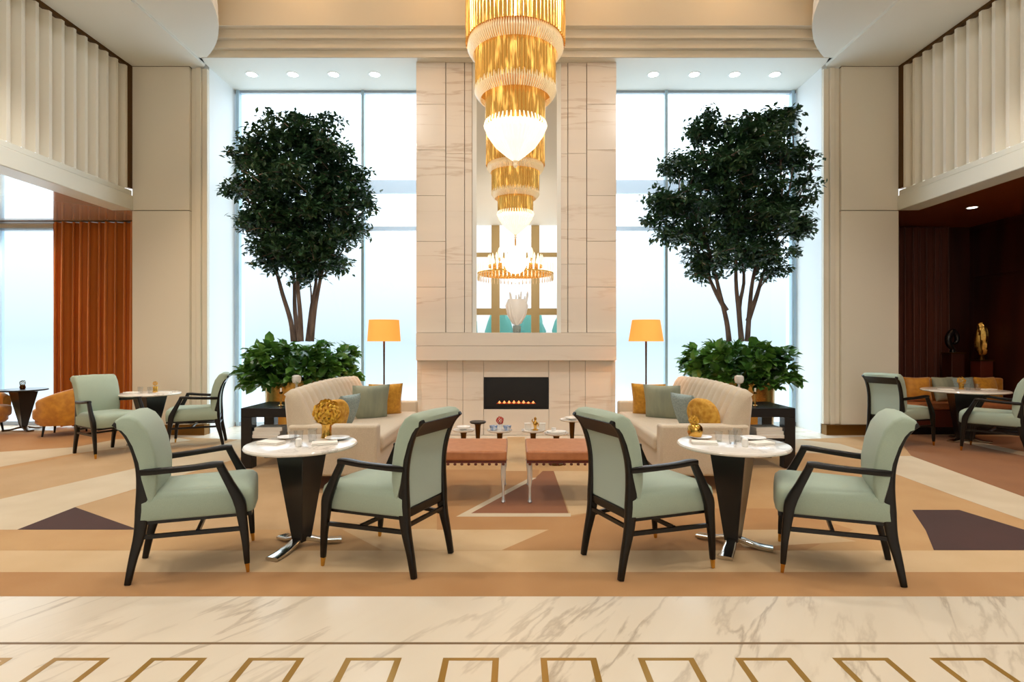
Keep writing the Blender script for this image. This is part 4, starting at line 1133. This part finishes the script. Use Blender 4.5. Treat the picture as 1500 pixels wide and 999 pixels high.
ma = nt.nodes.new('ShaderNodeMath'); ma.operation = 'MULTIPLY_ADD'; ma.inputs[1].default_value = .5; ma.inputs[2].default_value = .5
nt.links.new(sp.outputs['Z'], ma.inputs[0])
cr = nt.nodes.new('ShaderNodeValToRGB'); nt.links.new(ma.outputs[0], cr.inputs['Fac'])
e = cr.color_ramp.elements
def stop(k, p, c): k.position = p; k.color = tuple(v / SKY for v in c) + (1,)
stop(e[0], .40, (2.1, 2.2, 2.3)); stop(e[1], .78, (SKY * .94, SKY * .98, SKY))
for p, c in ((.465, (1.0, 1.08, 1.14)), (.50, (.84, .93, 1.0)), (.56, (1.15, 1.22, 1.28)), (.64, (2.2, 2.3, 2.4))): stop(e.new(p), p, c)
nt.links.new(cr.outputs['Color'], bg.inputs['Color']); bg.inputs['Strength'].default_value = SKY
def portal(x0, x1, z1, y, rot): lamp('AREA', 'window_portal', ((x0 + x1) / 2, y, z1 / 2), 1, (255, 255, 255), x1 - x0, z1, rot, portal=True)
portal(-XP, -1.5, ZC, YG + .06, (R(-90), 0, 0)); portal(1.5, XP, ZC, YG + .06, (R(-90), 0, 0))
portal(XL, -XW, 3.2, YG + .16, (R(-90), 0, 0)); portal(-3.2, 3.2, 6.6, YB - .2, (R(90), 0, 0))
warm = (255, 248, 240)
for x in (-4.7, -2.6, 2.6, 4.7):
    for y in (.2, 3.0, 5.6):
        lamp('SPOT', 'ceiling_spot', (x, y, ZC - .12 if abs(x) > 3.6 else 6.6), 150 * WARM, warm, .18, spot=105)
for y in (-6, -3): lamp('POINT', 'hall_lamp', (0, y, 4.2), 110 * WARM, warm, .4)
for x in (-3.0, -1.2, 1.2, 3.0): lamp('POINT', 'tray_cove_lamp', (x, 7.15, 6.45), 6, (255, 200, 140), .08)
lamp('POINT', 'chandelier_bulb', (0, 6.15, 3.60), 0.1, warm, .1)
for x in (-1.81, 1.80): lamp('POINT', 'floor_lamp_bulb', (x, 7.62, 1.55), 7, (255, 190, 110), .05)
for px in (369, 429, 489, 549, 957, 1017, 1076, 1135): lamp('SPOT', 'downlight_beam', (X(px, 8.62), 8.62, ZC - .03), 18, (255, 250, 240), .05, spot=70)
lamp('SPOT', 'alcove_beam', (X(1424, 8.1), 8.1, ZL - .03), 30, (255, 200, 140), .05, spot=110)
lamp('SPOT', 'alcove_beam', (6.8, 5.6, ZL - .03), 70, (255, 200, 140), .06, spot=120)
for x, y in ((-7.5, 7.6), (-6.4, 5.8), (-9, 6)): lamp('SPOT', 'lounge_beam', (x, y, ZL - .03), 30, (255, 214, 160), .06, spot=120)

lamp('SPOT', 'added_curtain_spot', (-8.3, 8.75, ZL - .03), 90, (255, 206, 150), .04, spot=150)  # unseen spot added to graze the curtain from the left for fold contrast
def aim(name, loc, tgt, e, c, ang):
    o = lamp('SPOT', name, loc, e, c, .12, spot=ang); o.rotation_euler = (Vector(tgt) - Vector(loc)).to_track_quat('-Z', 'Y').to_euler()
aim('added_wall_fill', (-3.2, 4.6, 6.3), (-5.2, 8.28, 2.0), 260, (255, 212, 160), 60)  # unseen spots added as fill to brighten the pillars, no fixture modelled
aim('added_wall_fill', (3.2, 4.6, 6.3), (5.2, 8.28, 3.4), 90, (255, 226, 190), 60)
for s in (-1, 1): aim('added_wall_fill', (s * 2.6, 4.4, 6.3), (s * .9, 8.2, 3.2), 230, (255, 246, 236), 62)  # unseen pair added as fill to brighten the chimney stone
for s in (-1, 1): aim('added_balcony_fill', (s * 2.4, 4.6, 6.4), (-s * 5.8, 6.9, 4.7), 330, (240, 246, 255), 62)  # unseen spots added in place of daylight on the balcony pleats
cam = bpy.data.cameras.new('camera'); co = bpy.data.objects.new('camera', cam); col.objects.link(co)
co.location = (0, 0, H); co.rotation_euler = (R(90), 0, 0)
cam.sensor_width = 36; cam.lens = F / 1500 * 36; cam.shift_x = -(CX - 750) / 1500; cam.shift_y = (CY - 499.5) / 1500
cam.clip_end = 200
sc = bpy.context.scene; sc.camera = co
sc.view_settings.view_transform = 'Standard'; sc.view_settings.look = 'None'; sc.view_settings.exposure = EXPO
